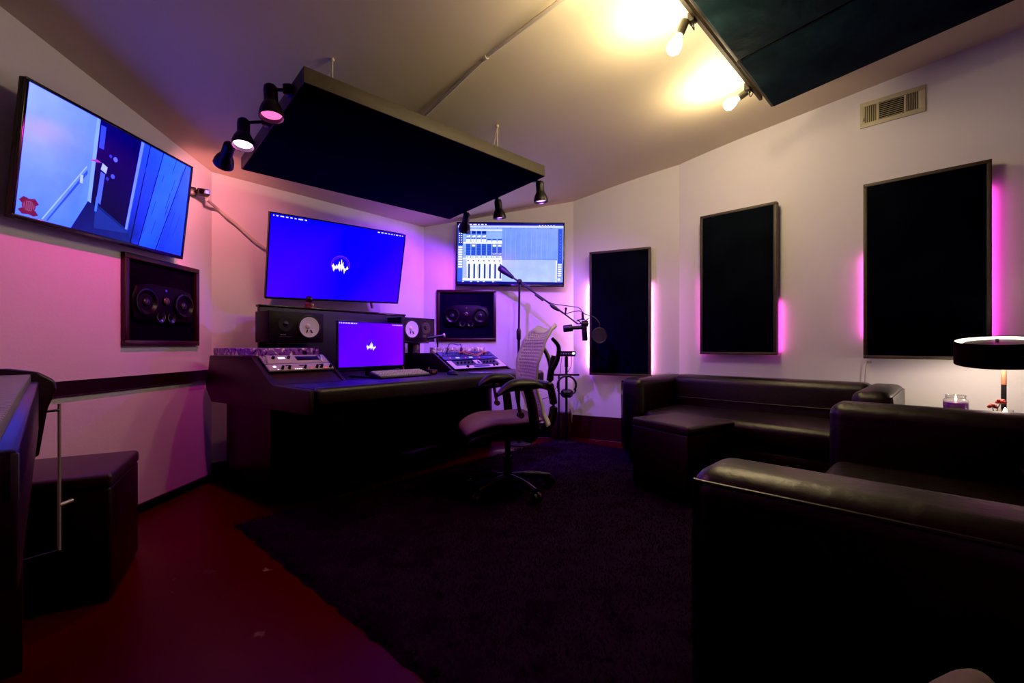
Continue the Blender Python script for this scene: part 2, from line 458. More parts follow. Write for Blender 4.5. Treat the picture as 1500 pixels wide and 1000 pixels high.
def tv(name, label, bl, br, tl, group, polys, cat='television', bz=0.012, depth=0.05, blue=1.0):
    bl = Vector(bl); br = Vector(br); tl = Vector(tl)
    ex = br - bl; w = ex.length; ex.normalize()
    up = tl - bl; up = up - ex * up.dot(ex); h = up.length; up.normalize()
    ey = up.cross(ex)      # away from the viewer
    t = thing(name, label, cat, bl + ex * w / 2, ex, ey, group=group)
    mb = MB(); mb.b2((-w / 2, 0.006, 0), (w / 2, depth * 0.6, h), 0.004); mb.b2((-w * 0.32, depth * 0.5, h * 0.15), (w * 0.32, depth, h * 0.7), 0.01)
    mb.build('housing', black_plastic, t)
    mb = MB(); z1 = h - bz; x1 = w / 2 - bz
    mb.b2((-w / 2, -0.004, 0), (w / 2, 0.008, bz * 1.5), 0.002); mb.b2((-w / 2, -0.004, z1), (w / 2, 0.008, h), 0.002)
    mb.b2((-w / 2, -0.004, bz), (-x1, 0.008, z1), 0.002); mb.b2((x1, -0.004, bz), (w / 2, 0.008, z1), 0.002)
    mb.build('bezel', bezel_m, t)
    screen('screen', t, -x1, bz * 1.5, 2 * x1, z1 - bz * 1.5, 0.004, polys, blue)
    return t, w, h

# left television: a camera view of a doorway
pale = lin(116, 150, 255); pale2 = lin(150, 185, 255); mid = lin(40, 90, 240); dk = lin(6, 4, 95); dk2 = lin(2, 10, 60)
L = []
L.append((R(0, 0, 1, 1), [lin(60, 95, 255), lin(20, 40, 190), lin(30, 60, 220), lin(90, 120, 255)], 0))
L.append(([(0, 0), (.257, 0), (.33, .27), (.33, 1), (0, 1)], [lin(95, 140, 255), lin(80, 130, 255), lin(100, 150, 255), lin(120, 155, 255), lin(165, 190, 255)], 1))
L.append(([(.257, 0), (.62, 0), (.60, .10), (.35, .30), (.33, .27)], [lin(12, 25, 130), lin(20, 40, 150), lin(10, 30, 120), lin(8, 20, 90), lin(10, 20, 110)], 2))
L.append(([(.345, .27), (.57, .10), (.615, 1), (.345, 1)], [dk2, lin(4, 4, 70), lin(10, 4, 120), lin(12, 6, 130)], 3))
L.append(([(.325, .27), (.345, .26), (.348, 1), (.328, 1)], lin(140, 180, 255), 4))
L.append(([(.560, .12), (.575, .12), (.625, 1), (.605, 1)], lin(120, 150, 255), 4))
L.append(([(.137, .01), (.145, .01), (.312, .50), (.308, .53)], lin(45, 80, 215), 4))
L.append(([(.115, .01), (.122, .01), (.305, .55), (.301, .56)], lin(165, 195, 255), 4))
L.append((R(.275, .40, .29, .47), lin(190, 210, 255), 5))
L.append((R(.355, .76, .383, .96), lin(55, 75, 215), 5))
L.append(([(.372, .30), (.397, .27), (.405, .55), (.38, .56)], lin(85, 110, 235), 5))
L.append(([(.378, .58), (.41, .56), (.415, .62), (.385, .64)], lin(190, 200, 255), 5))
L.append(([(.368, .2), (.38, .2), (.385, .32), (.37, .33)], lin(70, 120, 235), 5))
L.append(([(.375, .05), (.6, .09), (.6, .1), (.375, .27), (.372, .265)], lin(25, 50, 170), 3))
for x, z, r, c in ((.455, .72, .013, lin(110, 110, 240)), (.45, .56, .012, lin(80, 90, 225)), (.425, .73, .009, lin(60, 50, 200)), (.42, .52, .01, lin(50, 50, 190))):
    L.append(([(x + r * math.cos(2 * PI * i / 10), z + 1.7 * r * math.sin(2 * PI * i / 10)) for i in range(10)], c, 6))
L.append(([(.31, .62), (.35, .625), (.38, .64), (.35, .65)], lin(190, 60, 190), 6))
L.append(([(.62, 0), (1, 0), (1, 1), (.632, 1), (.58, .1)], [lin(20, 50, 190), lin(30, 70, 220), lin(60, 110, 250), lin(40, 80, 225), lin(14, 35, 150)], 3))
L.append(([(.655, .0), (.80, 0), (.955, 1), (.765, 1)], [lin(30, 90, 230), lin(25, 80, 225), lin(60, 120, 255), lin(50, 110, 250)], 4))
for a, b in ((.655, .765), (.785, .955), (.60, .665)):
    L.append(([(a, 0), (a + .008, 0), (b + .006, 1), (b, 1)], lin(4, 8, 75), 5))
for k in range(26):
    a = random.uniform(.63, .97); z = random.uniform(0.02, .85); hh = random.uniform(.05, .2)
    L.append(([(a, z), (a + .004, z), (a + .008 + .12 * hh, z + hh), (a + .004 + .12 * hh, z + hh)], lin(25, 60, 200), 6))
# small red round emblem in the lower left corner of the picture
def disc(cx, cz, r, n=18, a=1.63): return [(cx + r * math.cos(2 * PI * i / n), cz + a * r * math.sin(2 * PI * i / n)) for i in range(n)]
L.append(([(.012, .115), (.03, .15), (.055, .14), (.08, .15), (.098, .115), (.085, .095), (.025, .095)], lin(120, 25, 70), 7))
L.append(([(.012, .04), (.025, .06), (.085, .06), (.1, .03), (.08, .012), (.055, .02), (.03, .012)], lin(120, 25, 70), 7))
L.append((disc(.055, .085, .030), lin(130, 30, 80), 8))
L.append((disc(.055, .085, .024), lin(160, 70, 130), 9))
for k in range(5):
    L.append((R(.038 + .008 * k, .055, .041 + .008 * k, .115), lin(90, 15, 60), 10))
tvl, w, h = tv('television', 'wall television at far left showing a blue doorway camera view', at(15, 318, 1.813), at(267, 380, 2.759), at(32, 108, 1.792), None, L, bz=0.013, blue=3.8)
mb = MB(); mb.b2((-.12, .05, .2), (.12, .075, .4), .004); mb.cyl((0, .07, .3), (-.02, .105, .3), .02); mb.build('wall_mount', black_metal, tvl)

# centre television: plain blue desktop with emblem
B0 = lin(14, 0, 252); B1 = lin(70, 0, 255); B2 = lin(4, 0, 235)
C = [(R(0, 0, .5, 1), [B1, B0, B2, B2], 0), (R(.5, 0, 1, 1), [B0, B1, B0, B2], 0)]
C += menu_bar((.9, .8, 1.1), 8, 9)
C += logo(.505, .475, .135, 1.77)
tvc, w, h = tv('television', 'tilted wall television above the desk showing a plain blue screen with waveform emblem', at(388, 437, 3.314), at(583, 445, 4.105), at(400, 310, 3.198), None, C, bz=0.010, blue=.8)
mb = MB(); mb.b2((-.18, .05, .22), (.18, .08, .44), .005); mb.b2((-.04, .08, .26), (.04, .16, .40), .005); mb.build('wall_mount', black_metal, tvc)
mb = MB(); mb.cyl((.30, .03, .02), (.36, .10, -.06), .012); mb.cyl((.30, .03, .02), (.29, .03, .10), .012); mb.build('bracket_arm', steel, tvc)

# right television: mixing software
D = []
def cr(x0, y0, x1, y1, c, ly=1): D.append((R((x0 - 90) / 1325, 1 - (y1 - 105) / 775, (x1 - 90) / 1325, 1 - (y0 - 105) / 775), c, ly))
wht = (1.05, 1.05, 1.15); blu = lin(40, 82, 205); blk = lin(14, 30, 120)
D.append((R(0, 0, 1, 1), [lin(60, 110, 255), lin(150, 180, 255), lin(130, 165, 255), lin(70, 120, 255)], 0))
cr(90, 105, 1415, 130, lin(20, 16, 150))
cr(90, 133, 1415, 158, [lin(210, 220, 255)] * 4)
cr(650, 165, 1345, 560, [lin(110, 150, 255), lin(120, 160, 255), lin(140, 170, 255), lin(125, 160, 255)])
cr(650, 560, 1335, 840, [lin(180, 205, 255), lin(190, 210, 255), lin(175, 200, 255), lin(170, 195, 255)])
cr(650, 558, 1340, 564, lin(60, 100, 220), 2)
for i in range(10):
    x = 690 + i * 65; cr(x, 190, x + 4, 555, lin(155, 185, 255), 2)
for i in range(6):
    cr(415 + i * 168, 158, 423 + i * 168, 168, blk, 3)
cr(155, 160, 650, 545, lin(150, 185, 255), 2)
cr(170, 184, 650, 196, wht, 3); cr(160, 343, 650, 362, wht, 3)
cr(155, 545, 650, 832, wht, 3); cr(155, 560, 205, 800, lin(190, 205, 240), 4)
for i in range(7):
    x = 195 + 66 * i
    if i < 4:
        cr(x, 200, x + 56, 248, blu, 4); cr(x + 6, 212, x + 50, 228, blk, 5)
        D.append(([((x + 4 - 90) / 1325, 1 - (282 - 105) / 775), ((x + 34 - 90) / 1325, 1 - (282 - 105) / 775), ((x + 24 - 90) / 1325, 1 - (258 - 105) / 775)], wht, 4))
        cr(x + 32, 256, x + 50, 280, wht, 4)
        cr(x + 2, 289, x + 24, 301, blk, 4); cr(x + 28, 289, x + 50, 301, blk, 4)
        cr(x, 307, x + 54, 340, wht, 4); cr(x + 24, 310, x + 28, 338, lin(140, 165, 240), 5)
    else:
        cr(x, 301, x + 56, 318, blu, 4); cr(x + 2, 322, x + 54, 341, wht, 4)
    cr(x, 366, x + 55, 512, blu, 4)
    for k in range(4): cr(x + 4, 382 + 32 * k, x + 51, 386 + 32 * k, lin(70, 120, 235), 5)
    if i in (1, 5, 6): cr(x + 6, 374, x + 50, 400, wht, 5)
    if i > 4: cr(x + 6, 478, x + 50, 498, lin(225, 225, 255), 5); cr(x + 10, 482, x + 40, 490, lin(90, 20, 110), 6)
    cr(x + 2, 518, x + 24, 542, wht, 5); cr(x + 28, 518, x + 52, 542, wht, 5); cr(x + 12, 526, x + 20, 536, blk, 6)
    cr(x + 20, 573, x + 38, 587, lin(90, 110, 160), 5)
    cr(x + 30, 620, x + 52, 804, lin(18, 70, 150), 5)
    cr(x + 14, 640, x + 17, 800, lin(120, 130, 160), 5)
cr(95, 160, 152, 385, lin(30, 60, 190), 2); cr(95, 385, 152, 680, lin(90, 130, 230), 2)
for i in range(6):
    cr(104, 200 + i * 28, 118, 212 + i * 28, wht, 3); cr(130, 200 + i * 28, 144, 212 + i * 28, wht, 3)
for i in range(9): cr(98, 398 + i * 31, 150, 420 + i * 31, wht, 3)
cr(1350, 170, 1405, 600, lin(40, 80, 215), 2); cr(1345, 600, 1408, 780, lin(70, 110, 230), 2)
for i in range(6): cr(1350, 615 + i * 28, 1398, 632 + i * 28, wht, 3)
for i in range(9): cr(1374, 240 + i * 40, 1382, 252 + i * 40, lin(110, 150, 255), 3)
D.append((disc(.963, .088, .014, 14, 1.7), wht, 4))
cr(1325, 570, 1338, 845, wht, 3)
cr(90, 845, 1415, 880, lin(22, 20, 130), 3)
for x in (150, 250, 340, 410, 530): cr(x, 842, x + 26, 850, wht, 4)
x = 105
for wd in (10, 14, 60, 30, 44, 20, 34, 22): cr(x, 113, x + wd, 124, wht, 3); x += wd + 16
for i in range(6): cr(1110 + 36 * i, 125, 1124 + 36 * i, 136, wht, 3)
tvr, w, h = tv('television', 'upright wall television right of the desk showing blue mixing software', at(668, 418.5, 4.53), at(826, 420, 4.50), at(668, 325, 4.53), None, D, bz=0.012, blue=.3)
mb = MB(); mb.b2((-.15, .05, .2), (.15, .068, .45), .004); mb.build('wall_mount', black_metal, tvr)

# ------------------------------------------------------------------ soffit speakers set in the walls
def soffit(label, c, ex, ey, w, h):
    t = thing('soffit_speaker', label, 'speaker', c, ex, ey, group='soffit speakers in the front walls')
    mb = MB(); fw = 0.030
    mb.b2((-w / 2, -.024, -h / 2), (w / 2, 0, -h / 2 + fw), .004); mb.b2((-w / 2, -.024, h / 2 - fw), (w / 2, 0, h / 2), .004)
    mb.b2((-w / 2, -.024, -h / 2 + fw), (-w / 2 + fw, 0, h / 2 - fw), .004); mb.b2((w / 2 - fw, -.024, -h / 2 + fw), (w / 2, 0, h / 2 - fw), .004)
    mb.build('frame', soffit_wood, t)
    mb = MB(); mb.b2((-w / 2 + fw, -.004, -h / 2 + fw), (w / 2 - fw, -.001, h / 2 - fw)); mb.build('backing_panel', fabric_navy, t)
    mb = MB(); mb.prism([(-.23, -.10), (-.19, -.115), (.19, -.115), (.23, -.10), (.24, .02), (.21, .085), (.12, .105), (-.12, .105), (-.21, .085), (-.24, .02)], -.020, -.004, 'xz', .008)
    cab = mb.build('cabinet', mat('speaker cabinet satin', (.0028, .002, .0035), .5, var=.2, spec=.15), t)
    for sx in (-1, 1):
        mb = MB(); mb.lathe([(.076, 0), (.078, .008), (.068, .010), (.060, .004), (.045, -.004), (.02, -.006)], (sx * .145, -.021, -.005), (0, -1, 0))
        wo = mb.build('woofer', mat('woofer cone gloss', (.0035, .003, .004), .3, var=.1, spec=.3), t)
        mb = MB(); mb.sph((sx * .145, -.021, -.005), .024, (1, .45, 1)); mb.build('dust_cap', mat('dust cap gloss', (.02, .02, .03), .1, var=.05), wo)
    mb = MB(); mb.sph((0, -.025, .012), .024, (1, .4, 1)); mb.build('tweeter', mat('tweeter dome', (.05, .04, .03), .25, var=.1), t)
    mb = MB(); mb.cyl((0, -.020, .075), (0, -.024, .075), .008); mb.build('badge', chrome, t)
    for sx in (-1, 1):
        mb = MB(); mb.lathe([(.033, 0), (.034, .005), (.026, .004), (.015, -.002), (.002, -.002)], (sx * .042, -.021, -.085), (0, -1, 0)); mb.build('bass_port', mat('port gloss', (.012, .010, .016), .15, var=.1), t)
    return t
soffit('dark framed speaker set into the left wall below the doorway television', (XL + .001, 2.69, 1.205), (0, 1, 0), (-1, 0, 0), .575, .51)
soffit('dark framed speaker set into the wall below the mixing software television', (-.471, 4.599, 1.262), (1, 0, 0), (0, 1, 0), .615, .53)

# ------------------------------------------------------------------ acoustic wall panels with led glow behind
def panel(label, c, ex, w, h, strips):
    """c = centre of the back face on the wall, ex along the wall, ey into the wall"""
    ex = Vector((*ex, 0)); ey = Vector((0, 0, 1)).cross(ex)
    t = thing('acoustic_panel', label, 'acoustic panel', c, ex, ey, group='dark acoustic panels on the right wall')
    mb = MB(); y0, y1 = -.095, -.035; f = .022
    for a, b in (((-w / 2, y0, -h / 2), (w / 2, y1, -h / 2 + f)), ((-w / 2, y0, h / 2 - f), (w / 2, y1, h / 2)), ((-w / 2, y0, -h / 2 + f), (-w / 2 + f, y1, h / 2 - f)), ((w / 2 - f, y0, -h / 2 + f), (w / 2, y1, h / 2 - f))):
        mb.b2(a, b, .002)
    mb.build('frame', frame_wood, t)
    mb = MB(); mb.b2((-w / 2 + f, y0 + .004, -h / 2 + f), (w / 2 - f, y1, h / 2 - f)); mb.build('fabric', fabric_navy, t)
    for sx, zz in ((-.25, .3), (.25, .3), (0, -.3)):
        mb = MB(); mb.b2((sx * w - .02, y1, h * zz), (sx * w + .02, 0, h * zz + .04)); mb.build('standoff', black_plastic, t)
    for sx, z0, z1, m in strips:
        mb = MB(); x = sx * (w / 2 - .006)
        mb.b2((x - .004, y1 + .001, z0 * h / 2), (x + .004, y1 + (.028 if 'bright' in m.name else .005), z1 * h / 2)); mb.build('led_strip', m, t)
    return t
cdir = (Vector((*P_CD, 0)) - Vector((*P_RC, 0))).normalized()
panel('narrow looking acoustic panel nearest the corner, behind the microphone boom', Vector((1.038, 4.306, 1.27)) + Vector((.434, .901, 0)) * .095, (cdir.x, cdir.y), .59, 1.225, [(1, -.95, .45, led_white), (-1, -.9, .5, emis('bright pink white led', (1.0, 0.34, 0.80), 60.0))])
s2 = math.sqrt(.5)
def dwall(x, y, off): return Vector((x, y, 0)) + Vector((s2, s2, 0)) * off
c2 = Vector((1.8815, 3.7185, 0)); k = (SUM_D - (c2.x + c2.y)) * s2
panel('acoustic panel above the middle of the far sofa', dwall(c2.x, c2.y, k) + Vector((0, 0, 1.482)), (s2, -s2), .60, 1.215, [(-1, -.95, .15, led_pink), (1, -.95, -.3, led_pink)])
c3 = Vector((2.6925, 2.9075, 0)); k = (SUM_D - (c3.x + c3.y)) * s2
panel('largest looking acoustic panel, beside the drum shade lamp', dwall(c3.x, c3.y, k) + Vector((0, 0, 1.470)), (s2, -s2), .615, 1.22, [(-1, -.75, .2, led_pink), (1, -.8, .75, led_pink)])
mb = MB(); a = on_plane(1271, 528, (s2, s2, 0), SUM_D * s2 - .015)
mb.b2((a.x - .004, a.y - .004, a.z - .02), (a.x + .03, a.y + .004, a.z)); mb.tube([a, a + Vector((-.01, .005, -.06)), a + Vector((-.015, .01, -.2)), a + Vector((-.02, .015, -.42))], .003)
tag(mb.build('power_cable', mat('grey cable', (.35, .32, .30), .5)), 'thin grey cable hanging below the panel beside the lamp', 'cable')

# vent
a = on_plane(1306, 158, (s2, s2, 0), SUM_D * s2 - .001)
t = thing('air_vent', 'cream louvred air vent high on the right wall', 'vent', a, (s2, -s2, 0), (s2, s2, 0))
mb = MB(); w, h = .345, .178
for lo, hi in (((-w / 2, -.012, -h / 2), (w / 2, 0, -h / 2 + .03)), ((-w / 2, -.012, h / 2 - .03), (w / 2, 0, h / 2)), ((-w / 2, -.012, -h / 2 + .03), (-w / 2 + .03, 0, h / 2 - .03)), ((w / 2 - .035, -.012, -h / 2 + .03), (w / 2, 0, h / 2 - .03)), ((-.078, -.012, -h / 2 + .03), (-.066, 0, h / 2 - .03)), ((.066, -.012, -h / 2 + .03), (.078, 0, h / 2 - .03))): mb.b2(lo, hi, .0015)
mb.build('frame', vent_m, t)
mb = MB(); mb.b2((-w / 2 + .02, -.002, -h / 2 + .02), (w / 2 - .02, 0, h / 2 - .02)); mb.build('duct', vent_dark, t)
mb = MB()
for i in range(9): mb.box((0, -.008, -.053 + i * .0132), (.134, .010, .0022), M=Matrix.Rotation(.6, 4, 'X'))
for i in range(6): mb.box((-.135 + i * .0105, -.008, 0), (.0022, .010, .118), M=Matrix.Rotation(.6, 4, 'Z'))
for i in range(5): mb.box((.086 + i * .0112, -.008, 0), (.0022, .010, .118), M=Matrix.Rotation(-.6, 4, 'Z'))
mb.build('louvre', vent_m, t)
mb = MB(); mb.b2((-.158, -.022, -.045), (-.152, -.01, -.02)); mb.build('lever', vent_m, t)

# ------------------------------------------------------------------ ceiling clouds
eA = Vector((.723, .690, 0)); wA = Vector((-.690, .723, -.058)).normalized()
A0 = Vector((-.961, 2.05, 2.168)); LA, WA, TH = 1.66, 1.17, .078
t = thing('ceiling_cloud', 'navy hanging ceiling cloud with brown board edge above the desk', 'acoustic panel', A0, eA, wA)
mb = MB(); f = .03
for lo, hi in (((0, 0, 0), (LA, f, TH)), ((0, WA - f, 0), (LA, WA, TH)), ((0, f, 0), (f, WA - f, TH)), ((LA - f, f, 0), (LA, WA - f, TH))): mb.b2(lo, hi, .003)
mb.build('frame', cloud_wood, t)
mb = MB(); mb.b2((f * .2, f * .3, -.004), (LA - f * .2, WA - f * .2, .05), .002); mb.build('fabric', cloud_navy, t)
MA = t.matrix_world.copy()
for x, y in ((.22, .22), (1.38, .20), (.22, .98), (1.38, .98)):
    p = MA @ Vector((x, y, TH)); zc = ceil(p.x, p.y)
    L0 = zc - p.z
    MI = MA.inverted()
    mb = MB()
    mb.tube([MI @ p, MI @ Vector((p.x, p.y, zc))], .004, smooth=False)
    mb.tube([MI @ (p + Vector((-.05, 0, 0))), MI @ Vector((p.x, p.y, zc - .01))], .0018, smooth=False)
    mb.sph(MI @ Vector((p.x, p.y, zc - .01)), .011)
    mb.build('hanger', steel, t)
# a loose cable lying on the back board
mb = MB(); mb.tube([(1.02, .05, .083), (1.1, .04, .095), (1.2, .05, .087), (1.3, .035, .09), (1.4, .05, .083)], .007); mb.build('cable', black_plastic, t)

def can_lamp(label, mouth, top, side, emi, grp, col=None, power=0, spot=None):
    """bell shaped clamp lamp; mouth/top centre points; side = point where the clamp grips the cloud"""
    mouth = Vector(mouth); top = Vector(top); ax = (mouth - top); Ln = ax.length; ax.normalize()
    t = thing('clamp_lamp', label, 'lamp', top, group=grp)
    tl = Vector(top)
    mb = MB(); k = Ln
    prof = [(.002, 0), (.022, .002), (.029, .010), (.031, .03), (.031, k * .52), (.036, k * .58), (.046, k * .70), (.053, k * .86), (.055, k), (.051, k), (.049, k * .86), (.042, k * .70), (.028, k * .60)]
    mb.lathe(prof, (0, 0, 0), ax); mb.build('lamp_shade', black_metal, t)
    mb = MB(); mb.lathe([(.001, k * .955), (.026, k * .945), (.044, k * .90), (.047, k * .86), (.03, k * .66), (.001, k * .64)], (0, 0, 0), ax); mb.build('bulb', emi, t)
    mb = MB(); s = Vector(side) - tl; q = ax * (k * .12)
    mb.cyl(q, s, .008); mb.sph(q, .012); mb.box(s, (.04, .04, .05), .006); mb.build('clamp', black_metal, t)
    if power:
        ld = bpy.data.lights.new('lamp light', 'SPOT'); ld.color = col; ld.energy = power
        ld.spot_size = math.radians(spot[1]); ld.spot_blend = spot[2]; ld.shadow_soft_size = .02
        lo = bpy.data.objects.new('lamp_light', ld); COL.objects.link(lo); lo.parent = t
        lo.location = ax * (k + .005)
        lo.rotation_euler = Vector(spot[0]).to_track_quat('-Z', 'Y').to_euler()
    return t
gL = 'clamp lamps on the left end of the ceiling cloud'; gR = 'clamp lamps on the right end of the ceiling cloud'
def cl(x, y, z=.03): return MA @ Vector((x, y, z))
m1 = at(398, 172, 2.10); can_lamp('nearest clamp lamp on left end of cloud, glowing dull pink', m1, at(396, 125, 2.115), cl(-.018, .16), lamp_pink, gL, (1, .20, .48), 19, ((.75, .35, -1.0), 125, .5))
m2 = at(356, 214, 2.36); can_lamp('middle clamp lamp on left end of cloud, glaring pink white', m2, at(357, 175, 2.39), cl(-.018, .52), lamp_hot, gL, (1, .02, .42), 38, ((-.95, -.22, -1.0), 96, .45))
m3 = at(327, 241, 2.66); can_lamp('farthest clamp lamp on left end of cloud, dark and turned away', m3, at(337, 210, 2.57), cl(-.018, .86), lamp_pink, gL, (1, .28, .30), 20, ((-.75, .9, -.55), 120, .7))
n1 = at(792.5, 296, 3.33); can_lamp('nearest clamp lamp on right end of cloud, with violet white bulb', n1, at(790.5, 265, 3.32), cl(LA + .018, .12), lamp_violet, gR, (.55, .16, 1), 24, ((.3, 1, -1.0), 110, .6))
n2 = at(732, 320, 3.66); can_lamp('middle clamp lamp on right end of cloud, above the software television', n2, at(729, 292, 3.64), cl(LA + .018, .55), lamp_violet, gR, (.26, .045, 1), 95, ((-.05, .9, -1.1), 120, .6))
n3 = at(680, 337, 4.05); can_lamp('farthest clamp lamp on right end of cloud, dark and tipped left', n3, at(684, 312, 3.92), cl(LA + .018, .97), mat('unlit bulb', (.2, .2, .25), .2), gR, (.30, .045, 1), 65, ((-.8, .3, -.9), 130, .7))

# big cloud of three modules
dB = Vector((s2, -s2, .115)).normalized(); eB = Vector((-s2, -s2, 0)); K0 = Vector((1.757, 3.006, 2.564))
names = ['farthest module of the big dark ceiling cloud, beside the small clip bulb', 'middle module of the big dark ceiling cloud, beside the larger clip bulb', 'module of the big dark ceiling cloud cut off by the top edge']
for i in range(3):
    o = K0 + eB * (.685 * i)
    t = thing('ceiling_cloud', names[i], 'acoustic panel', o, eB, dB, group='modules of the big ceiling cloud')
    w, Lq = .672, 1.62
    # local x points away from the camera (towards K0), local y along the board
    mb = MB(); f = .022
    for lo, hi in (((0, 0, 0), (w, f, .07)), ((0, Lq - f, 0), (w, Lq, .07)), ((w - f, f, 0), (w, Lq - f, .07)), ((0, f, 0), (f, Lq - f, .07))): mb.b2(lo, hi, .002)
    mb.build('frame', frame_wood, t)
    mb = MB(); mb.b2((.003, .014, -.006), (w - .003, Lq - .004, .03), .005, 3); mb.build('fabric', cloud_teal, t)
    mb = MB(); mb.b2((.02, .02, .06), (w - .02, Lq - .03, .118), .004); mb.build('light_blocker', cloud_navy, t)  # unseen filler added on top to stop bulb light crossing over the cloud
    M = t.matrix_world; MI = M.inverted()
    for x, y in ((w * .5, .3), (w * .5, 1.3)):
        mb = MB(); p = M @ Vector((x, y, .116)); mb.tube([MI @ p, MI @ Vector((p.x, p.y, ceil(p.x, p.y)))], .004, smooth=False)
        mb.build('hanger', steel, t)
# light batten along the cloud edge
a = K0 + eB * .12 - dB * .03 + Vector((0, 0, .03)); b = K0 + eB * 2.0 - dB * .03 + Vector((0, 0, .03))
mb = MB(); d = (b - a); M = frame_m(a, d.normalized()); tmb = bmesh.new(); bmesh.ops.create_cube(tmb, size=1)
for v in tmb.verts: v.co = Vector((d.length * (v.co.x + .5), .018 * v.co.y, .03 * v.co.z))
mb.merge(tmb, M); tag(mb.build('light_batten', frame_wood), 'thin brown batten along the lit edge of the big ceiling cloud', 'batten')

def clip_bulb(label, pb, ps, pc, pw):
    pb, ps, pc = Vector(pb), Vector(ps), Vector(pc); ax = (pb - ps).normalized()
    t = thing('clip_light', label, 'lamp', ps, group='bare bulb clip lights on the big cloud')
    g = lambda p: p - ps
    mb = MB(); mb.lathe([(.001, -.035), (.02, -.034), (.022, -.02), (.022, .03), (.019, .034), (.001, .034)], (0, 0, 0), ax); mb.build('socket', mat('khaki socket', (.10, .09, .055), .45, var=.15), t)
    mb = MB(); mb.lathe([(.013, .03), (.016, .045), (.028, .065), (.036, .090), (.034, .112), (.02, .128), (.001, .131)], (0, 0, 0), ax); mb.build('bulb', bulb_warm, t)
    mb = MB(); mb.cyl(ax * -.02, g(pc), .007); mb.box(g(pc), (.045, .035, .05), .006, M=Matrix.Rotation(PI / 4, 4, 'Z')); mb.sph(ax * -.02, .014); mb.build('clamp', mat('olive clamp', (.04, .037, .025), .45, var=.15), t)
    mb = MB(); q = g(pc); mb.tube([ax * -.033, ax * -.05 + q * .3 + Vector((0, 0, -.04)), q * .8 + Vector((.02, 0, -.05)), q], .003); mb.build('wire', black_plastic, t)
    ld = bpy.data.lights.new('bulb light', 'POINT'); ld.color = (1.0, .78, .44); ld.energy = pw; ld.shadow_soft_size = .045
    lo = bpy.data.objects.new('bulb_light', ld); COL.objects.link(lo); lo.parent = t; lo.location = ax * .20
    ld.energy = pw * .5
    ld2 = ld.copy(); ld2.energy = pw * 1.25; lo2 = bpy.data.objects.new('bulb_light', ld2); COL.objects.link(lo2); lo2.parent = t; lo2.location = ax * .07 + Vector((-.075, .075, .05))
    return t
b1 = Vector((.82, 2.24, 2.459)); clip_bulb('larger looking clip bulb near the top edge of the photo', b1, b1 + Vector((.035, -.015, .085)), K0 + eB * 1.16 - dB * .05 + Vector((0, 0, .03)), 10.5)
b2_ = Vector((1.425, 2.914, 2.532)); clip_bulb('smaller looking clip bulb at the far corner of the big cloud', b2_, b2_ + Vector((.075, -.045, .045)), K0 + eB * .32 - dB * .05 + Vector((0, 0, .03)), 10.5)
b3 = Vector((.46, 1.86, 2.50)); clip_bulb('clip bulb cut off by the top edge of the photo', b3, b3 + Vector((.075, -.045, .045)), K0 + eB * 1.72 - dB * .05 + Vector((0, 0, .03)), 8)

# ceiling conduit
pa = ray_ceil(845, -22); pb = ray_ceil(606, 181)
mb = MB(); dz = Vector((0, 0, -.016)); pm = ray_ceil(711, 80)
mb.tube([pa + dz, pm + dz, pb + dz], .011, smooth=False)
cnd = tag(mb.build('conduit', steel), 'thin metal conduit running across the ceiling to the cloud', 'conduit')
mb = MB(); d = (pb - pa).normalized(); mb.cyl(pm + dz - d * .012, pm + dz + d * .012, .016); mb.box(pm + Vector((0, 0, -.006)), (.05, .02, .01), .002); mb.build('strap', steel, cnd)

# small camera on the wall by the left television, and its conduit
pc = at(292, 283, 2.96)
t = thing('wall_camera', 'small black camera with a lit face right of the doorway television', 'camera', pc, (s2, s2, 0), (-s2, s2, 0))
mb = MB(); mb.b2((-.02, -.06, -.018), (.05, .0, .022), .008); mb.build('housing', black_plastic, t)
mb = MB(); mb.b2((.022, -.064, -.01), (.045, -.060, .014), .001); mb.build('display', emis('violet display', (.35, .25, 1), 1.2), t)
mb = MB(); mb.lathe([(.013, 0), (.014, .010), (.010, .012), (.002, .008)], (.002, -.06, 0), (0, -1, 0)); mb.build('lens', bezel_m, t)
mb = MB(); mb.cyl((-.01, -.02, 0), (-.14, .055, .01), .012); mb.b2((-.07, -.02, -.03), (-.02, .02, .03), .006); mb.build('bracket', black_metal, t)
mb = MB()
fl = lambda u, v, off=.02: on_plane(u, v, (.772, -.635, 0), -3.626 + off)
cp = [at(303, 292, 2.98)] + [fl(u, v, .03) for u, v in ((318, 305), (333, 318), (348, 330), (362, 343), (377, 356), (393, 366), (420, 378))]
mb.tube(cp, .011); tag(mb.build('flexible_conduit', steel), 'flexible metal conduit drooping from the wall camera to the centre television', 'conduit')

# ------------------------------------------------------------------ studio desk  (local x along the front, y towards the back)
P0 = Vector((-.998, 2.2, 0)); e1 = Vector((.6, .8, 0)); e2 = Vector((-.8, .6, 0))
def dk_(s, q, z=0): return P0 + e1 * s + e2 * q + Vector((0, 0, z))
desk = thing('studio_desk', 'large dark studio desk with padded front edge and sloped rack bays', 'desk', P0, e1, e2)
ZT = .733
mb = MB(); mb.prism([(0.02, .03), (2.12, .03), (2.12, .95), (1.95, 1.12), (1.2, 1.3), (.04, 1.3)], ZT - .04, ZT, 'xy', .004); mb.build('desktop', desk_top_m, desk)
mb = MB()
t = bmesh.new()
mb.b2((.022, -.018, ZT - .105), (2.12, .07, ZT + .002), .028, 4); mb.build('front_pad', pad_m, desk)
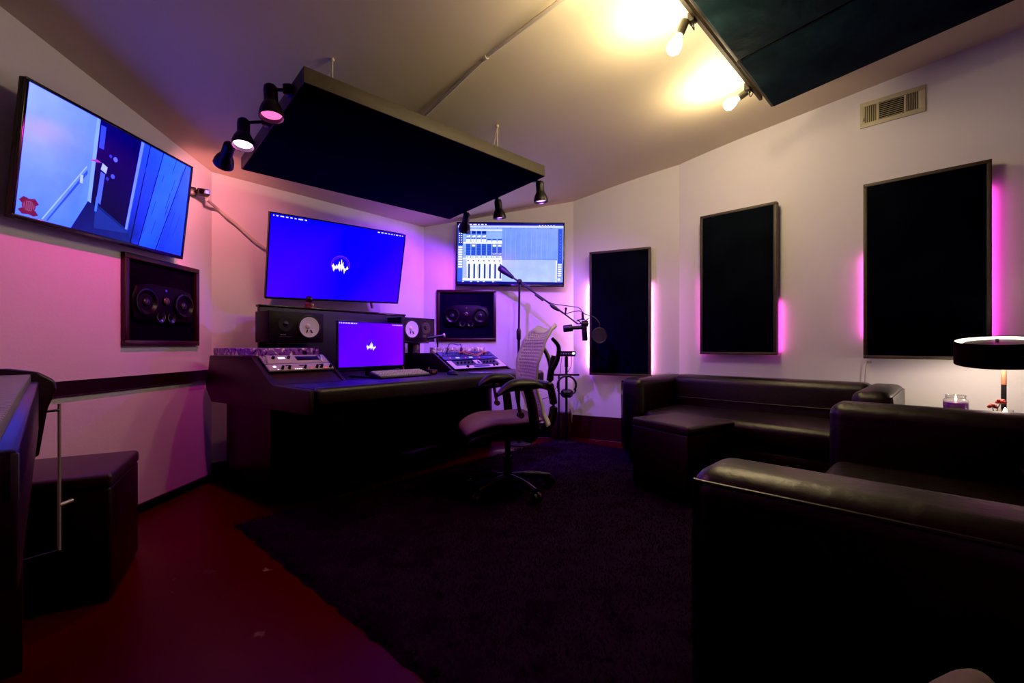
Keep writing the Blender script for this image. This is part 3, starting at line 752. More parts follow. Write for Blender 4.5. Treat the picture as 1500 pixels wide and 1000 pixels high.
# side panels with sloped noses (profile in y,z)
prof = [(-.0, ZT - .13), (-.0, ZT - .005), (.37, ZT), (.39, ZT + .005), (.633, .885), (1.25, .885), (1.27, .80), (1.31, .72), (1.31, .66), (1.22, .58), (.35, .60)]
mb = MB(); mb.prism(prof, -.012, .02, 'yz', .005); mb.build('side_panel', desk_wood, desk)
inner = [(.39, ZT), (.633, .885), (1.0, .885), (1.0, ZT)]
for x in (.425, 1.415): 
    mb = MB(); mb.prism(inner, x, x + .02, 'yz', .003); mb.build('bay_side', desk_wood, desk)
mb = MB(); mb.prism([(.33, ZT - .10), (.33, ZT), (.38, ZT + .003), (.633, .885), (.92, .885), (.95, .60), (.4, .58)], 2.13, 2.16, 'yz', .004); mb.build('side_panel', desk_wood, desk)
for x0, x1 in ((.02, .425), (1.435, 2.13)):
    mb = MB(); mb.b2((x0, .633, .865), (x1, .98, .882), .003); mb.build('bay_top', desk_wood, desk)
    # sloped blank under the gear
    mb = MB(); n = Vector((0, .633 - .39, .885 - ZT)); ang = math.atan2(n.z, n.y)
    mb.prism([(.40, ZT - .002), (.63, .862), (.65, .855), (.43, ZT - .01)], x0 + .001, x1 - .001, 'yz'); mb.build('bay_front', mat('purple brown rack blank', (.028, .012, .020), .45), desk)
# pedestals and foot rail
mb = MB(); mb.b2((.09, .62, 0.0), (.15, 1.25, ZT - .04), .004); mb.build('pedestal', black_plastic, desk)
mb = MB(); mb.b2((2.02, .55, 0.0), (2.08, 1.0, ZT - .04), .004); mb.build('pedestal', black_plastic, desk)
mb = MB(); mb.b2((.16, .95, .02), (2.02, .99, ZT - .045), .004); mb.build('modesty_panel', desk_wood, desk)
mb = MB(); mb.b2((.17, .66, .03), (.60, .94, .62), .005); 
rk = mb.build('rack_cabinet', black_plastic, desk)
mb = MB()
for i in range(8): mb.b2((.19, .652, .07 + i * .066), (.58, .66, .126 + i * .066), .002)
mb.build('rack_face', black_plastic, rk)

# gear on the slopes.  local frame of slope: x along desk, y up the slope
def slope_frame(x, k, off=.004):
    """point at share k up the slope"""
    y = .39 + (.633 - .39) * k; z = ZT + (.885 - ZT) * k
    up = Vector((0, .633 - .39, .885 - ZT)).normalized(); nrm = Vector((0, -up.z, up.y))
    Md = desk.matrix_world
    loc = Md @ (Vector((x, y, z)) + nrm * off)
    R3 = Md.to_3x3()
    return loc, R3 @ Vector((1, 0, 0)), R3 @ up
def rack_unit(label, x, k, w, hgt, m, deco, off=.004):
    loc, ex, up = slope_frame(x, k, off)
    t = thing('rack_unit', label, 'audio rack unit', loc, ex, up, group='rack units in the desk bays')
    mb = MB(); mb.b2((0, 0, -.002), (w, hgt, .010), .002); mb.build('faceplate', m, t)
    deco(t, w, hgt)
    return t
def knobs(t, pts, r, m=black_plastic, hh=.016):
    for x, y in pts:
        mb = MB(); mb.cyl((x, y, .009), (x, y, .009 + hh), r, r * .8, 14); mb.build('knob', m, t)
def lights(t, pts, m, sx=.006, sy=.004, name='indicator'):
    for x, y in pts:
        mb = MB(); mb.b2((x - sx, y - sy, .0095), (x + sx, y + sy, .012)); mb.build(name, m, t)
def deco_top(t, w, h):
    lights(t, [(.115, h * .62)], emis('lit meter', (.75, .72, 1), 1.6), .020, .008, 'meter')
    knobs(t, [(.065, h * .6), (.155, h * .6)], .010)
    mb = MB(); mb.b2((.20, h * .30, .0095), (w - .05, h * .8, .012), .003); mb.build('slot', black_plastic, t)
    mb = MB(); mb.tube([(w - .045, .004, .012), (w - .05, h * .5, .03), (w - .045, h - .006, .012)], .005); mb.tube([(.012, .004, .012), (.016, h * .5, .03), (.012, h - .006, .012)], .005); mb.build('rack_handle', chrome, t)
rack_unit('upper pale rack unit with lit meter in the left desk bay', .025, .66, .395, .088, gear_pink, deco_top)
def deco_low(t, w, h):
    knobs(t, [(.075, .012), (.115, .012), (.21, .012), (.285, .012), (.315, .012), (.375, .012)], .009, hh=.022)
    lights(t, [(.04, h * .55)], emis('bright lamp', (.8, .7, 1), 4), .007, .006)
    lights(t, [(.25, .006), (.338, .006), (.346, .006)], led_red, .003, .003)
    lights(t, [(.15 + i * .012, .005) for i in range(4)] + [(.05, .005)], led_warm, .0035, .0025)
    lights(t, [(.12, h * .7), (.2, h * .62), (.33, h * .7)], black_plastic, .014, .004, 'slot')
rack_unit('lower pale rack unit with black knobs in the left desk bay', .025, .42, .395, .062, gear_pink, deco_low)
def deco_patch(t, w, h):
    for r_ in range(2):
        for i in range(24):
            mb = MB(); mb.cyl((.03 + i * .0265, .012 + r_ * .026, .009), (.03 + i * .0265, .012 + r_ * .026, .0135), .0072, .0072, 8); mb.build('jack_socket', chrome if (i + r_) % 2 else black_plastic, t)
rack_unit('blue patch bay of small sockets in the right desk bay', 1.437, .76, .690, .066, gear_blue, deco_patch)
def deco_mid(t, w, h):
    lights(t, [(.17, h * .5), (.34, h * .55)], emis('pale button', (.7, .65, 1), .8), .022, .008, 'button')
    lights(t, [(.08, h * .5), (.27, h * .5), (.45, h * .5)], led_red, .006, .004)
    mb = MB(); mb.b2((.48, h * .3, .0095), (.66, h * .7, .011), .001); mb.build('display', mat('dim blue display', (.01, .01, .2), .2, emit=(.06, .06, .8), estr=.3), t)
rack_unit('dark blue rack unit with two pale buttons in the right desk bay', 1.437, .57, .690, .05, gear_blue, deco_mid)
def deco_eq(t, w, h):
    mb = MB(); mb.b2((.0, .0, .0095), (.055, h, .011), .001); mb.b2((w - .06, 0, .0095), (w, h, .011), .001); mb.b2((.32, h * .5, .0095), (.40, h, .011), .001); mb.b2((.055, 0, .0095), (w - .06, h * .34, .011), .001); mb.build('white_trim', mat('white trim', (.62, .55, .66), .4), t)
    knobs(t, [(.17, h * .18), (.52, h * .18), (.57, h * .22)], .013)
    knobs(t, [(.10 + i * .045, h * .68) for i in range(5)] + [(.44 + i * .045, h * .68) for i in range(4)], .010)
    mb = MB(); mb.b2((.25, h * .08, .011), (.46, h * .28, .013), .001); mb.build('slot', gear_blue, t)
    mb = MB(); mb.prism([(.34, h * .56), (.375, h * .95), (.385, h * .6)], .0112, .0125, 'xy'); mb.build('needle', black_plastic, t)
    lights(t, [(.40, h * .18)], led_blue, .012, .004)
rack_unit('blue and white equaliser unit with black knobs in the right desk bay', 1.437, .10, .690, .118, gear_dark, deco_eq)
# patch leads
MD = desk.matrix_world
def sl(x, k, off):
    loc, ex, up = slope_frame(x, k, off); return loc
for lab, m, a, b, sag in (('yellow patch lead looping over the blue patch bay', cable_y, (1.70, .93), (2.06, .95), -.035), ('orange patch lead in front of the yellow one', cable_o, (1.68, .9), (2.05, .88), -.012), ('blue patch lead arching above the right bay', cable_b, (1.54, .93), (1.72, .88), .07)):
    pa = sl(a[0], a[1], .018); pb = sl(b[0], b[1], .018); mid_ = (pa + pb) / 2 + (desk.matrix_world.to_3x3() @ Vector((0, -.04, 0))) + Vector((0, 0, sag))
    q1 = pa * .7 + mid_ * .3 + Vector((0, -.02, .02 + sag * .5)); q2 = pb * .7 + mid_ * .3 + Vector((0, -.02, .02 + sag * .5))
    mb = MB(); mb.tube([pa, q1, mid_, q2, pb], .0042); o = tag(mb.build('patch_lead', m), lab, 'cable', 'patch leads in the right bay')
    mb = MB(); mb.cyl(pa, q1 * .3 + pa * .7, .007); mb.cyl(pb, q2 * .3 + pb * .7, .007); mb.build('plug', m, o)
# splash patterned boxes along the bay tops
def deco_box(lab, poly, z0, z1, m):
    mb = MB(); mb.prism(poly, z0, z1, 'xy', .003)
    me = mb.build('patterned_board', m); me.matrix_world = desk.matrix_world.copy(); tag(me, lab, 'board', 'splash patterned boards on the bays')
deco_box('violet splash patterned board lying on the left desk bay', [(0, .645), (.41, .645), (.41, 1.0), (.25, 1.0), (.25, 1.22), (0, 1.22)], .887, .934, splash_l)
deco_box('white splash patterned board standing on the right desk bay', [(1.45, .68), (2.13, .68), (2.13, .72), (1.45, .72)], .887, .935, splash_r)

# computer monitor
Mn = []
U0 = lin(98, 0, 255); U1 = lin(130, 6, 255); U2 = lin(80, 0, 250)
Mn += [(R(0, 0, .5, 1), [U0, U0, U0, U2], 0), (R(.5, 0, 1, 1), [U0, U1, U1, U0], 0)]
Mn += menu_bar((1, .9, 1.1), 8, 8, .018, .965) + logo(.49, .48, .15, 1.75)
mt, w, h = tv('computer_monitor', 'computer monitor on the desk showing a violet screen with waveform emblem', dk_(.452, .5, .797), dk_(.995, .5, .797), dk_(.452, .5, 1.114), None, Mn, cat='monitor', bz=.008, depth=.04)
mb = MB(); mb.b2((-.03, .03, -.055), (.03, .05, .12), .004); mb.build('stand', black_plastic, mt)
mb = MB(); mb.b2((-.11, -.05, -.062), (.11, .12, -.053), .003); mb.build('foot', black_plastic, mt)

# keyboard, mouse and small desk things
t = thing('computer_keyboard', 'grey computer keyboard in front of the monitor', 'keyboard', dk_(.62, .27, ZT + .003), e1, e2)
mb = MB(); mb.prism([(0, 0), (.13, 0), (.13, .040), (0, .010)], 0, .43, 'yz', .003); mb.build('case', mat('keyboard case', (.03, .03, .05), .35), t)
km = mat('grey keycap', (.55, .50, .55), .5, var=.2)
for r_ in range(5):
    x = .008
    for i in range(18):
        kw = .0205
        if r_ == 0 and 4 <= i < 10:
            if i > 4: x += .023; continue
            kw = .134
        mb = MB(); y = .012 + r_ * .0225; mb.box((x + kw / 2, y + .009, .0165 + .0058 * r_), (kw, .017, .010), .002, 1); mb.build('key', km, t)
        x += .023
t = thing('computer_mouse', 'dark mouse on the desk beside the keyboard', 'mouse', dk_(1.22, .22, ZT + .003), e1, e2)
mb = MB(); mb.sph((0, 0, .004), .034, (.85, 1.5, .75)); mb.build('body', mat('blue black plastic', (.02, .02, .10), .3), t)
mb = MB(); mb.cyl((0, .02, .026), (0, .035, .025), .005); mb.build('wheel', black_plastic, t)
t = thing('mouse_pad', 'pale violet mouse mat at the front of the right bay', 'mouse mat', dk_(1.47, .16, ZT + .003), e1, e2)
mb = MB(); mb.prism([(.11 * math.cos(2 * PI * i / 28), .09 * math.sin(2 * PI * i / 28)) for i in range(28)], .0005, .005, 'xy'); mb.build('mat', mat('violet mat', (.16, .12, .40), .6), t)
t = thing('adapter_box', 'small black adapter with a brass socket on the desk', 'adapter', dk_(1.10, .33, ZT + .003), e1, e2)
mb = MB(); mb.b2((0, 0, 0), (.07, .05, .035), .004); mb.build('case', black_plastic, t)
mb = MB(); mb.b2((.015, -.003, .008), (.05, .001, .028), .001); mb.build('socket', brass, t)
mb = MB(); mb.cyl((.01, .03, .035), (.01, .03, .055), .006); mb.build('knob', brass, t)
t = thing('talkback_microphone', 'small desk microphone with a round silver end in front of the right monitor speaker', 'microphone', dk_(1.62, .80, .885), e1, e2)
mb = MB(); mb.cyl((0, 0, 0), (0, 0, .01), .045); mb.cyl((0, 0, .01), (0, 0, .13), .007); mb.build('stand', black_metal, t)
mb = MB(); mb.cyl((-.08, .05, .13), (.05, -.02, .155), .012); mb.build('body', black_plastic, t)
mb = MB(); mb.cyl((.05, -.02, .155), (.062, -.027, .158), .019); mb.build('end_cap', mat('silver mesh', (.55, .5, .4), .4, metal=.4), t)
t = thing('pencil', 'orange pencil leaning by the monitor on the desk', 'pencil', dk_(1.10, .62, ZT + .003), e1, e2)
mb = MB(); mb.cyl((0, 0, 0.001), (-.045, .02, .17), .004); mb.build('shaft', cable_o, t)

# near field monitor speakers
def nearfield(label, s, q, z, yaw, mirror):
    ex = Matrix.Rotation(yaw, 3, 'Z') @ e1
    t = thing('monitor_speaker', label, 'speaker', dk_(s, q, z), ex, Vector((0, 0, 1)).cross(ex), group='white cone monitor speakers')
    mb = MB(); mb.b2((-.198, 0, 0), (.198, .20, .218), .004); mb.build('cabinet', mat('black veneer', (.0065, .005, .005), .5, var=.3, spec=.25), t)
    sx = -1 if mirror else 1
    mb = MB(); mb.lathe([(.085, 0), (.088, .004), (.080, .006), (.073, .004)], (sx * .085, 0, .112), (0, -1, 0)); mb.build('surround', black_plastic, t)
    mb = MB(); mb.lathe([(.074, .007), (.06, .004), (.03, .002), (.001, .002)], (sx * .085, -.001, .112), (0, -1, 0)); 
    w_ = mb.build('woofer', white_m, t); 
    mb = MB(); mb.sph((sx * .085 - .010, -.002, .118), .019, (1, .6, 1)); mb.build('dust_cap', mat('cream cap', (.78, .70, .52), .5), w_)
    mb = MB(); mb.box((sx * .085 - .018, -.009, .082), (.006, .006, .022), M=Matrix.Rotation(.3, 4, 'Y')); mb.box((sx * .085 + .014, -.009, .082), (.006, .006, .026), M=Matrix.Rotation(-.6, 4, 'Y')); mb.build('cone_mark', black_plastic, w_)
    mb = MB(); mb.lathe([(.05, 0), (.052, .003), (.02, .003), (.016, .009), (.001, .012)], (-sx * .085, 0, .13), (0, -1, 0)); mb.build('tweeter', black_plastic, t)
    mb = MB(); mb.b2((-sx * .085 - .035, -.001, .050), (-sx * .085 + .005, .001, .058)); mb.b2((-sx * .085 - .038, -.001, .040), (-sx * .085 + .05, .001, .042)); mb.build('badge', mat('grey badge', (.10, .09, .085), .5), t)
    return t
nearfield('left monitor speaker with white cone in front of the dark screen board', .45, 1.0, .972, 0, False)
nearfield('right monitor speaker with white cone beside the framed wall speaker', 1.575, 1.0, .985, 0, True)
for lab, s, z0, z1 in (('black column stand under the left monitor speaker', .42, .887, .970), ('black column stand under the right monitor speaker', 1.60, .735, .983)):
    t = thing('speaker_stand', lab, 'speaker stand', dk_(s, 1.09, z0), e1, e2, group='column stands under the monitor speakers')
    h = z1 - z0
    mb = MB(); mb.b2((-.045, -.03, .006), (.045, .045, h - .008), .004); mb.build('column', black_metal, t)
    mb = MB(); mb.b2((-.11, -.08, h - .012), (.11, .09, h), .003); mb.build('top_plate', black_metal, t)
    mb = MB(); mb.b2((-.10, -.08, 0), (.10, .09, .008), .002); mb.build('base_plate', black_metal, t)
# dark board behind the monitor
t = thing('screen_board', 'wide dark board standing behind the monitor under the centre television', 'board', dk_(.294, 1.235, .735), e1, e2)
mb = MB(); mb.b2((0, 0, 0), (1.32, .035, .505), .006); mb.build('panel', mat('navy board', (.005, .005, .016), .5, var=.2), t)
mb = MB(); mb.b2((-.004, -.004, .495), (1.324, .05, .512), .003); mb.build('top_edge', bezel_m, t)
mb = MB(); mb.b2((.25, .035, 0), (.33, .06, .35), .003); mb.b2((1.0, .035, 0), (1.08, .06, .35), .003); mb.build('brace', black_plastic, t)
# little figure on the board edge
t = thing('figurine', 'small red and gold figurine with dark round head on top of the dark board', 'figurine', dk_(.66, 1.25, 1.246), e1, e2)
mb = MB(); mb.lathe([(.001, 0), (.028, 0), (.030, .008), (.018, .014), (.022, .03), (.012, .045), (.001, .05)], (0, 0, 0)); mb.build('body', figure_red, t)
mb = MB(); mb.sph((.012, 0, .068), .028, (1, 1, 1)); mb.build('head', mat('dark brown glaze', (.02, .008, .006), .25, var=.3), t)
mb = MB(); mb.sph((.032, -.012, .022), .014); mb.sph((.032, -.012, .004), .010, (1.6, 1, .6)); mb.build('ornament', figure_gold, t)

# ------------------------------------------------------------------ microphone stand with boom
mp = Vector((.066, 4.30, 0))
t = thing('microphone_stand', 'black boom microphone stand behind the white backed chair', 'microphone stand', mp)
mb = MB(); mb.lathe([(.001, .022), (.03, .022), (.12, .012), (.13, .004), (.13, 0), (.001, 0)], (0, 0, 0)); mb.build('base', black_metal, t)
pj = at(761, 412, 4.28) - mp
mb = MB(); mb.cyl((0, 0, .02), (0, 0, 1.06), .0145); mb.cyl((0, 0, 1.0), pj, .0105); mb.build('pole', black_metal, t)
mb = MB(); mb.lathe([(.015, 0), (.023, .02), (.024, .09), (.016, .115)], (0, 0, 1.0)); mb.build('clutch', black_plastic, t)
mb = MB(); mb.sph(pj, .026, (1, 1, .9)); mb.cyl(pj + Vector((0, -.04, 0)), pj + Vector((0, .03, 0)), .014); mb.build('boom_joint', black_metal, t)
bA = at(731, 391, 4.31) - mp; bB = at(826, 459, 4.18) - mp; bC = at(846, 474, 4.16) - mp
mb = MB(); mb.cyl(at(748, 404, 4.29) - mp, bB, .0085); mb.cyl(bB, bC, .0075); mb.build('boom', black_metal, t)
d = (at(752, 407, 4.29) - mp - bA).normalized(); Lc = (at(752, 407, 4.29) - mp - bA).length
mb = MB(); mb.lathe([(.001, -.004), (.022, 0), (.032, .012), (.034, .05), (.016, Lc - .005), (.012, Lc), (.001, Lc)], bA, d); mb.build('counterweight', mat('blue black rubber', (.010, .010, .03), .5), t)
mb = MB(); c1 = at(806, 446, 4.20) - mp; c2_ = at(819, 455, 4.19) - mp; dd = (c2_ - c1); mb.lathe([(.009, 0), (.018, .02), (.018, dd.length * .6), (.009, dd.length)], c1, dd); mb.build('boom_grip', black_plastic, t)
mb = MB(); g0 = at(784, 431, 4.23) - mp; g1_ = at(796, 440, 4.21) - mp; mb.cyl(g0, g1_, .012); mb.build('boom_collar', black_plastic, t)
# microphone
mm = at(857, 478, 4.14)
t = thing('microphone', 'black studio microphone in a shock mount on the boom end', 'microphone', mm)
g = lambda u, v, Y=4.14: at(u, v, Y) - mm
mb = MB(); p = g(857, 499); ax = g(855, 470) - p; Lm = ax.length; mb.lathe([(.001, 0), (.022, .002), (.025, .01), (.025, Lm * .9), (.02, Lm), (.001, Lm)], p, ax); mb.build('body', black_metal, t)
mb = MB(); p = g(825, 481.5); ax = g(839, 480) - p; mb.lathe([(.001, 0), (.028, .001), (.033, .008), (.033, ax.length - .004), (.02, ax.length), (.001, ax.length)], p, ax); mb.cyl(g(838, 480), g(852, 479.5), .018); mb.build('windscreen', black_plastic, t)
mb = MB()
for a, b in (((846, 474), (862, 474)), ((846, 468), (860, 482)), ((862, 466), (848, 480)), ((845, 470), (854, 466)), ((854, 466), (862, 474)), ((862, 474), (856, 482))): mb.cyl(g(*a, 4.12), g(*b, 4.16), .005)
mb.cyl(g(852, 474), g(861, 474), .028); mb.build('shock_mount', black_metal, t)
mb = MB(); mb.cyl(g(853, 456), g(854, 469), .010, .012); mb.build('connector', black_metal, t)
mb = MB(); mb.tube([g(853, 457), g(850, 452, 3.89), g(843, 449.5, 4.16), g(825, 447, 4.18), g(808, 444, 4.20), g(790, 434, 4.22), g(775, 420, 4.25), g(766, 414, 4.27)], .004); mb.build('cable', black_plastic, t)
# pop filter on its arm
pf = at(878, 491, 4.06)
t = thing('pop_filter', 'round dark pop filter on a thin arm in front of the corner panel', 'pop filter', pf)
g = lambda u, v, Y=4.06: at(u, v, Y) - pf
mb = MB(); mb.tube([(.068 * math.cos(2 * PI * i / 24), 0, .068 * math.sin(2 * PI * i / 24)) for i in range(25)], .005, smooth=False); mb.build('hoop', black_plastic, t)
mb = MB(); mb.cyl((0, -.002, 0), (0, .002, 0), .066, seg=32); mb.build('mesh_disc', mat('brown black mesh', (.022, .017, .017), .9, var=.3), t)
mb = MB(); mb.tube([(0, 0, .07), g(878, 473), g(870, 464, 4.08), g(857, 460, 4.11), g(848, 455, 4.14), g(828, 459.5, 4.16)], .0042); mb.cyl(g(828, 460, 4.16), g(829, 453, 4.16), .008); mb.sph(g(829, 452, 4.16), .013); mb.build('gooseneck', black_metal, t)

# ------------------------------------------------------------------ headphone stand
hp = Vector((.535, 4.36, 0))
t = thing('headphone_stand', 'black headphone stand with round base by the corner', 'stand', hp)
mb = MB(); mb.lathe([(.001, .02), (.03, .02), (.115, .012), (.125, .004), (.125, 0), (.001, 0)], (0, 0, 0), seg=32); mb.build('base', black_metal, t)
mb = MB(); mb.cyl((0, 0, .015), (0, 0, .845), .0125); mb.cyl((0, 0, .74), (0, 0, .84), .018); mb.build('pole', black_metal, t)
mb = MB(); mb.b2((-.125, -.02, .655), (.125, .02, .672), .004); mb.build('cross_bar', black_metal, t)
mb = MB(); mb.cyl((-.068, .06, .003), (-.068, .06, .65), .009); mb.cyl((-.068, .06, .655), (-.06, 0, .66), .008); mb.build('second_pole', black_metal, t)
t = thing('headphone_amplifier', 'small black headphone amplifier with white light on top of the stand', 'amplifier', hp + Vector((0, -.01, .845)))
mb = MB(); mb.b2((-.083, -.04, 0), (.083, .04, .052), .004); mb.build('case', black_metal, t)
for i in range(5):
    mb = MB(); mb.cyl((-.06 + i * .025, -.039, .026), (-.06 + i * .025, -.052, .026), .007); mb.build('knob', mat('grey knob', (.25, .22, .25), .4), t)
mb = MB(); mb.cyl((.062, -.039, .03), (.062, -.048, .03), .011); mb.build('indicator', led_blue if False else emis('white blue indicator', (.6, .75, 1), 5), t)
mb = MB(); mb.tube([(-.045, 0, .002), (-.055, 0, -.08), (-.062, .02, -.18)], .003); mb.tube([(.05, 0, .002), (.045, -.01, -.09), (.01, -.02, -.15), (-.02, -.02, -.17)], .003); mb.build('cable', black_plastic, t)
t = thing('headphones', 'black over ear headphones hanging on the stand cross bar', 'headphones', hp + Vector((.0, -.03, .52)))
mb = MB(); mb.tube([(.09 * math.sin(a) * 1.0, -.0, .045 + .088 * math.cos(a)) for a in [(-2.2 + 4.4 * i / 20) for i in range(21)]], .0105); mb.build('headband', black_plastic, t)
for sx in (-1, 1):
    mb = MB(); mb.lathe([(.001, .03), (.030, .028), (.042, .014), (.044, -.004), (.034, -.012), (.001, -.012)], (sx * .022, -.01, -.035), (sx * .8, -.6, -.1)); mb.build('ear_cup', black_plastic, t)
    mb = MB(); mb.tube([(sx * .088, 0, .0), (sx * .075, 0, -.03), (sx * .04, -.005, -.045)], .008); mb.build('yoke', black_metal, t)
mb = MB(); mb.tube([(-.095, 0, .03), (-.12, .0, .0), (-.18, 0, -.07), (-.27, .02, -.10), (-.34, .05, -.12)], .003); mb.build('cable', black_plastic, t)

# ------------------------------------------------------------------ office chair
fw = Vector((-.96, -.27, 0)).normalized(); rt = Vector((fw.y, -fw.x, 0))
ch = thing('office_chair', 'office chair with pale perforated back turned beside the desk', 'office chair', (-.028, 2.85, .022), rt, fw)
mb = MB(); mb.lathe([(.001, .105), (.045, .105), (.055, .09), (.05, .06), (.001, .055)], (0, 0, 0)); mb.build('hub', black_metal, ch)
for i in range(5):
    a = 2 * PI * i / 5 + .98; d = Vector((math.cos(a), math.sin(a), 0))
    mb = MB(); mb.tube([d * .03 + Vector((0, 0, .085)), d * .16 + Vector((0, 0, .088)), d * .29 + Vector((0, 0, .068))], [.026, .017], 10); lg = mb.build('leg', black_metal, ch)
    q = d * .29; sd = Vector((-d.y, d.x, 0))
    mb = MB()
    for s_ in (-1, 1): mb.cyl(q + sd * (s_ * .008) + Vector((0, 0, .03)), q + sd * (s_ * .024) + Vector((0, 0, .03)), .029)
    mb.cyl(q + Vector((0, 0, .04)), q + Vector((0, 0, .075)), .008); mb.build('caster', mat('caster gloss', (.02, .018, .014), .2), lg)
mb = MB(); mb.cyl((0, 0, .09), (0, 0, .22), .027); mb.cyl((0, 0, .2), (0, 0, .36), .018); mb.build('gas_lift', black_metal, ch)
mb = MB(); mb.b2((-.10, -.15, .335), (.10, .12, .40), .02, 3); mb.build('tilt_mechanism', black_plastic, ch)
def seat_mesh(z_off, th, shrink, nm, m):
    t = bmesh.new(); nx, ny = 6, 8; top = []; bot = []
    for j in range(ny + 1):
        y = -.17 + .47 * j / ny
        wy = .245 * (1 - .10 * max(0, (j / ny - .6)) * 2 - .12 * max(0, .25 - j / ny) * 4) * shrink
        if j == ny: wy *= .80
        if j == ny - 1: wy *= .93
        zc = .445 + (-.065 * max(0, (j / ny - .62) / .38) ** 2) + .012 * max(0, .3 - j / ny) * 3 + z_off
        a = []; b = []
        for i in range(nx + 1):
            x = -wy + 2 * wy * i / nx; e = (2 * i / nx - 1)
            z = zc + .018 * e * e - .03 * max(0, abs(e) - .8) * 5 * .6
            a.append(t.verts.new((x, y, z + .016))); b.append(t.verts.new((x * .93, y, zc - th - .02)))
        top.append(a); bot.append(b)
    for j in range(ny):
        for i in range(nx):
            t.faces.new((top[j][i], top[j][i + 1], top[j + 1][i + 1], top[j + 1][i])); t.faces.new((bot[j][i], bot[j + 1][i], bot[j + 1][i + 1], bot[j][i + 1]))
        t.faces.new((top[j][0], top[j + 1][0], bot[j + 1][0], bot[j][0])); t.faces.new((top[j][nx], bot[j][nx], bot[j + 1][nx], top[j + 1][nx]))
    for i in range(nx):
        t.faces.new((top[0][i], bot[0][i], bot[0][i + 1], top[0][i + 1])); t.faces.new((top[ny][i], top[ny][i + 1], bot[ny][i + 1], bot[ny][i]))
    bmesh.ops.recalc_face_normals(t, faces=t.faces[:])
    mb = MB(); mb.merge(t); o = mb.build(nm, m, ch, ang=180); o.modifiers.new('round', 'SUBSURF').levels = 3; o.modifiers['round'].render_levels = 3; return o
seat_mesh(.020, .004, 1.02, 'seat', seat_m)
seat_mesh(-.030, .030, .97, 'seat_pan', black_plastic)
# perforated back: surface with real staggered slots
def back_pt(s, k):
    """s -1..1 across, k 0..1 up"""
    z = .42 + .66 * k
    ks = [0, .15, .42, .60, .8, .94, 1.0]; ys = [-.275, -.228, -.165, -.165, -.205, -.245, -.280]
    for i in range(6):
        if k <= ks[i + 1] + 1e-9:
            u = (k - ks[i]) / (ks[i + 1] - ks[i]); u = u * u * (3 - 2 * u) * .5 + u * .5
            y = ys[i] + (ys[i + 1] - ys[i]) * u; break
    wk = [(0, .13), (.2, .165), (.4, .20), (.65, .235), (.88, .225), (1, .195)]
    for (a, wa), (b, wb) in zip(wk, wk[1:]):
        if k <= b + 1e-9: w_ = wa + (wb - wa) * (k - a) / (b - a); break
    y += .055 * abs(s) ** 2.2 * (1 - .5 * k)
    zz = z - (.050 * (1 - abs(s) ** 1.7) + .035 * abs(s) ** 9) * max(0, (k - .80) / .20) ** 1.3
    return Vector((s * w_, y, zz))
t = bmesh.new(); NX, NY = 28, 62
V = [[t.verts.new(back_pt(-1 + 2 * i / NX, j / NY)) for i in range(NX + 1)] for j in range(NY + 1)]
for j in range(NY):
    for i in range(NX):
        edge = i < 2 or i >= NX - 2 or j >= NY - 5 or j < 2
        row = j % 2 == 0
        hole = row and ((i + (1 if (j // 2) % 2 else 0)) % 2 == 0) and not edge
        if not hole: t.faces.new((V[j][i], V[j][i + 1], V[j + 1][i + 1], V[j + 1][i]))
bmesh.ops.recalc_face_normals(t, faces=t.faces[:])
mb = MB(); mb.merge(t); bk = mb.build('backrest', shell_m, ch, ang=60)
md = bk.modifiers.new('thick', 'SOLIDIFY'); md.thickness = .013; md.offset = 0
rim = [back_pt(-1, j / 20) for j in range(21)] + [back_pt(-1 + 2 * i / 16, 1) for i in range(1, 16)] + [back_pt(1, 1 - j / 20) for j in range(21)]
mb = MB(); mb.tube(rim, .0075); mb.build('back_rim', mat('pale rim', (.70, .64, .60), .4), ch)
mb = MB(); mb.tube([(0, -.10, .36), (0, -.27, .40), (0, -.315, .52), (0, -.29, .70), (0, -.32, .86)], [.034, .020], 12)
for s_ in (-1, 1): mb.tube([(0, -.30, .76), (s_ * .08, -.31, .84), (s_ * .15, -.29, .92), (s_ * .19, -.235, .97)], [.018, .011], 10)
mb.box((0, -.245, .67), (.26, .05, .055), .02, 3); mb.build('back_support', black_plastic, ch)
for s_ in (-1, 1):
    x = s_ * .285
    mb = MB(); mb.tube([(s_ * .12, -.06, .385), (s_ * .22, -.08, .38), (x, -.085, .44), (x, -.07, .58), (x, -.04, .69)], [.036, .028], 12); am = mb.build('arm', black_plastic, ch)
    pad = []
    t = bmesh.new(); n = 16
    rings = []
    for i in range(n + 1):
        u = i / n; y = -.13 + .27 * u; z = .700 - .055 * max(0, (u - .55) / .45) ** 2 - .012 * max(0, (.2 - u) / .2) ** 2
        hw = .054 * math.sin(PI * min(1, max(.04, u * .92 + .04))) ** .35; th_ = .036 * math.sin(PI * min(.97, max(.03, u))) ** .4
        rings.append([t.verts.new((x + hw * math.cos(2 * PI * k / 14), y, z + th_ * math.sin(2 * PI * k / 14))) for k in range(14)])
    for a, b in zip(rings, rings[1:]):
        for k in range(14): t.faces.new((a[k], a[(k + 1) % 14], b[(k + 1) % 14], b[k]))
    t.faces.new(rings[0]); t.faces.new(rings[-1]); bmesh.ops.recalc_face_normals(t, faces=t.faces[:])
    mb = MB(); mb.merge(t); mb.build('arm_pad', pad_m, am)
    mb = MB(); mb.tube([(x, .03, .70), (x, .015, .60), (x, -.0, .53)], .011); mb.cyl((x - .02, .0, .525), (x + .02, .0, .525), .018); mb.build('arm_bracket', mat('grey bracket', (.05, .045, .04), .4), am)

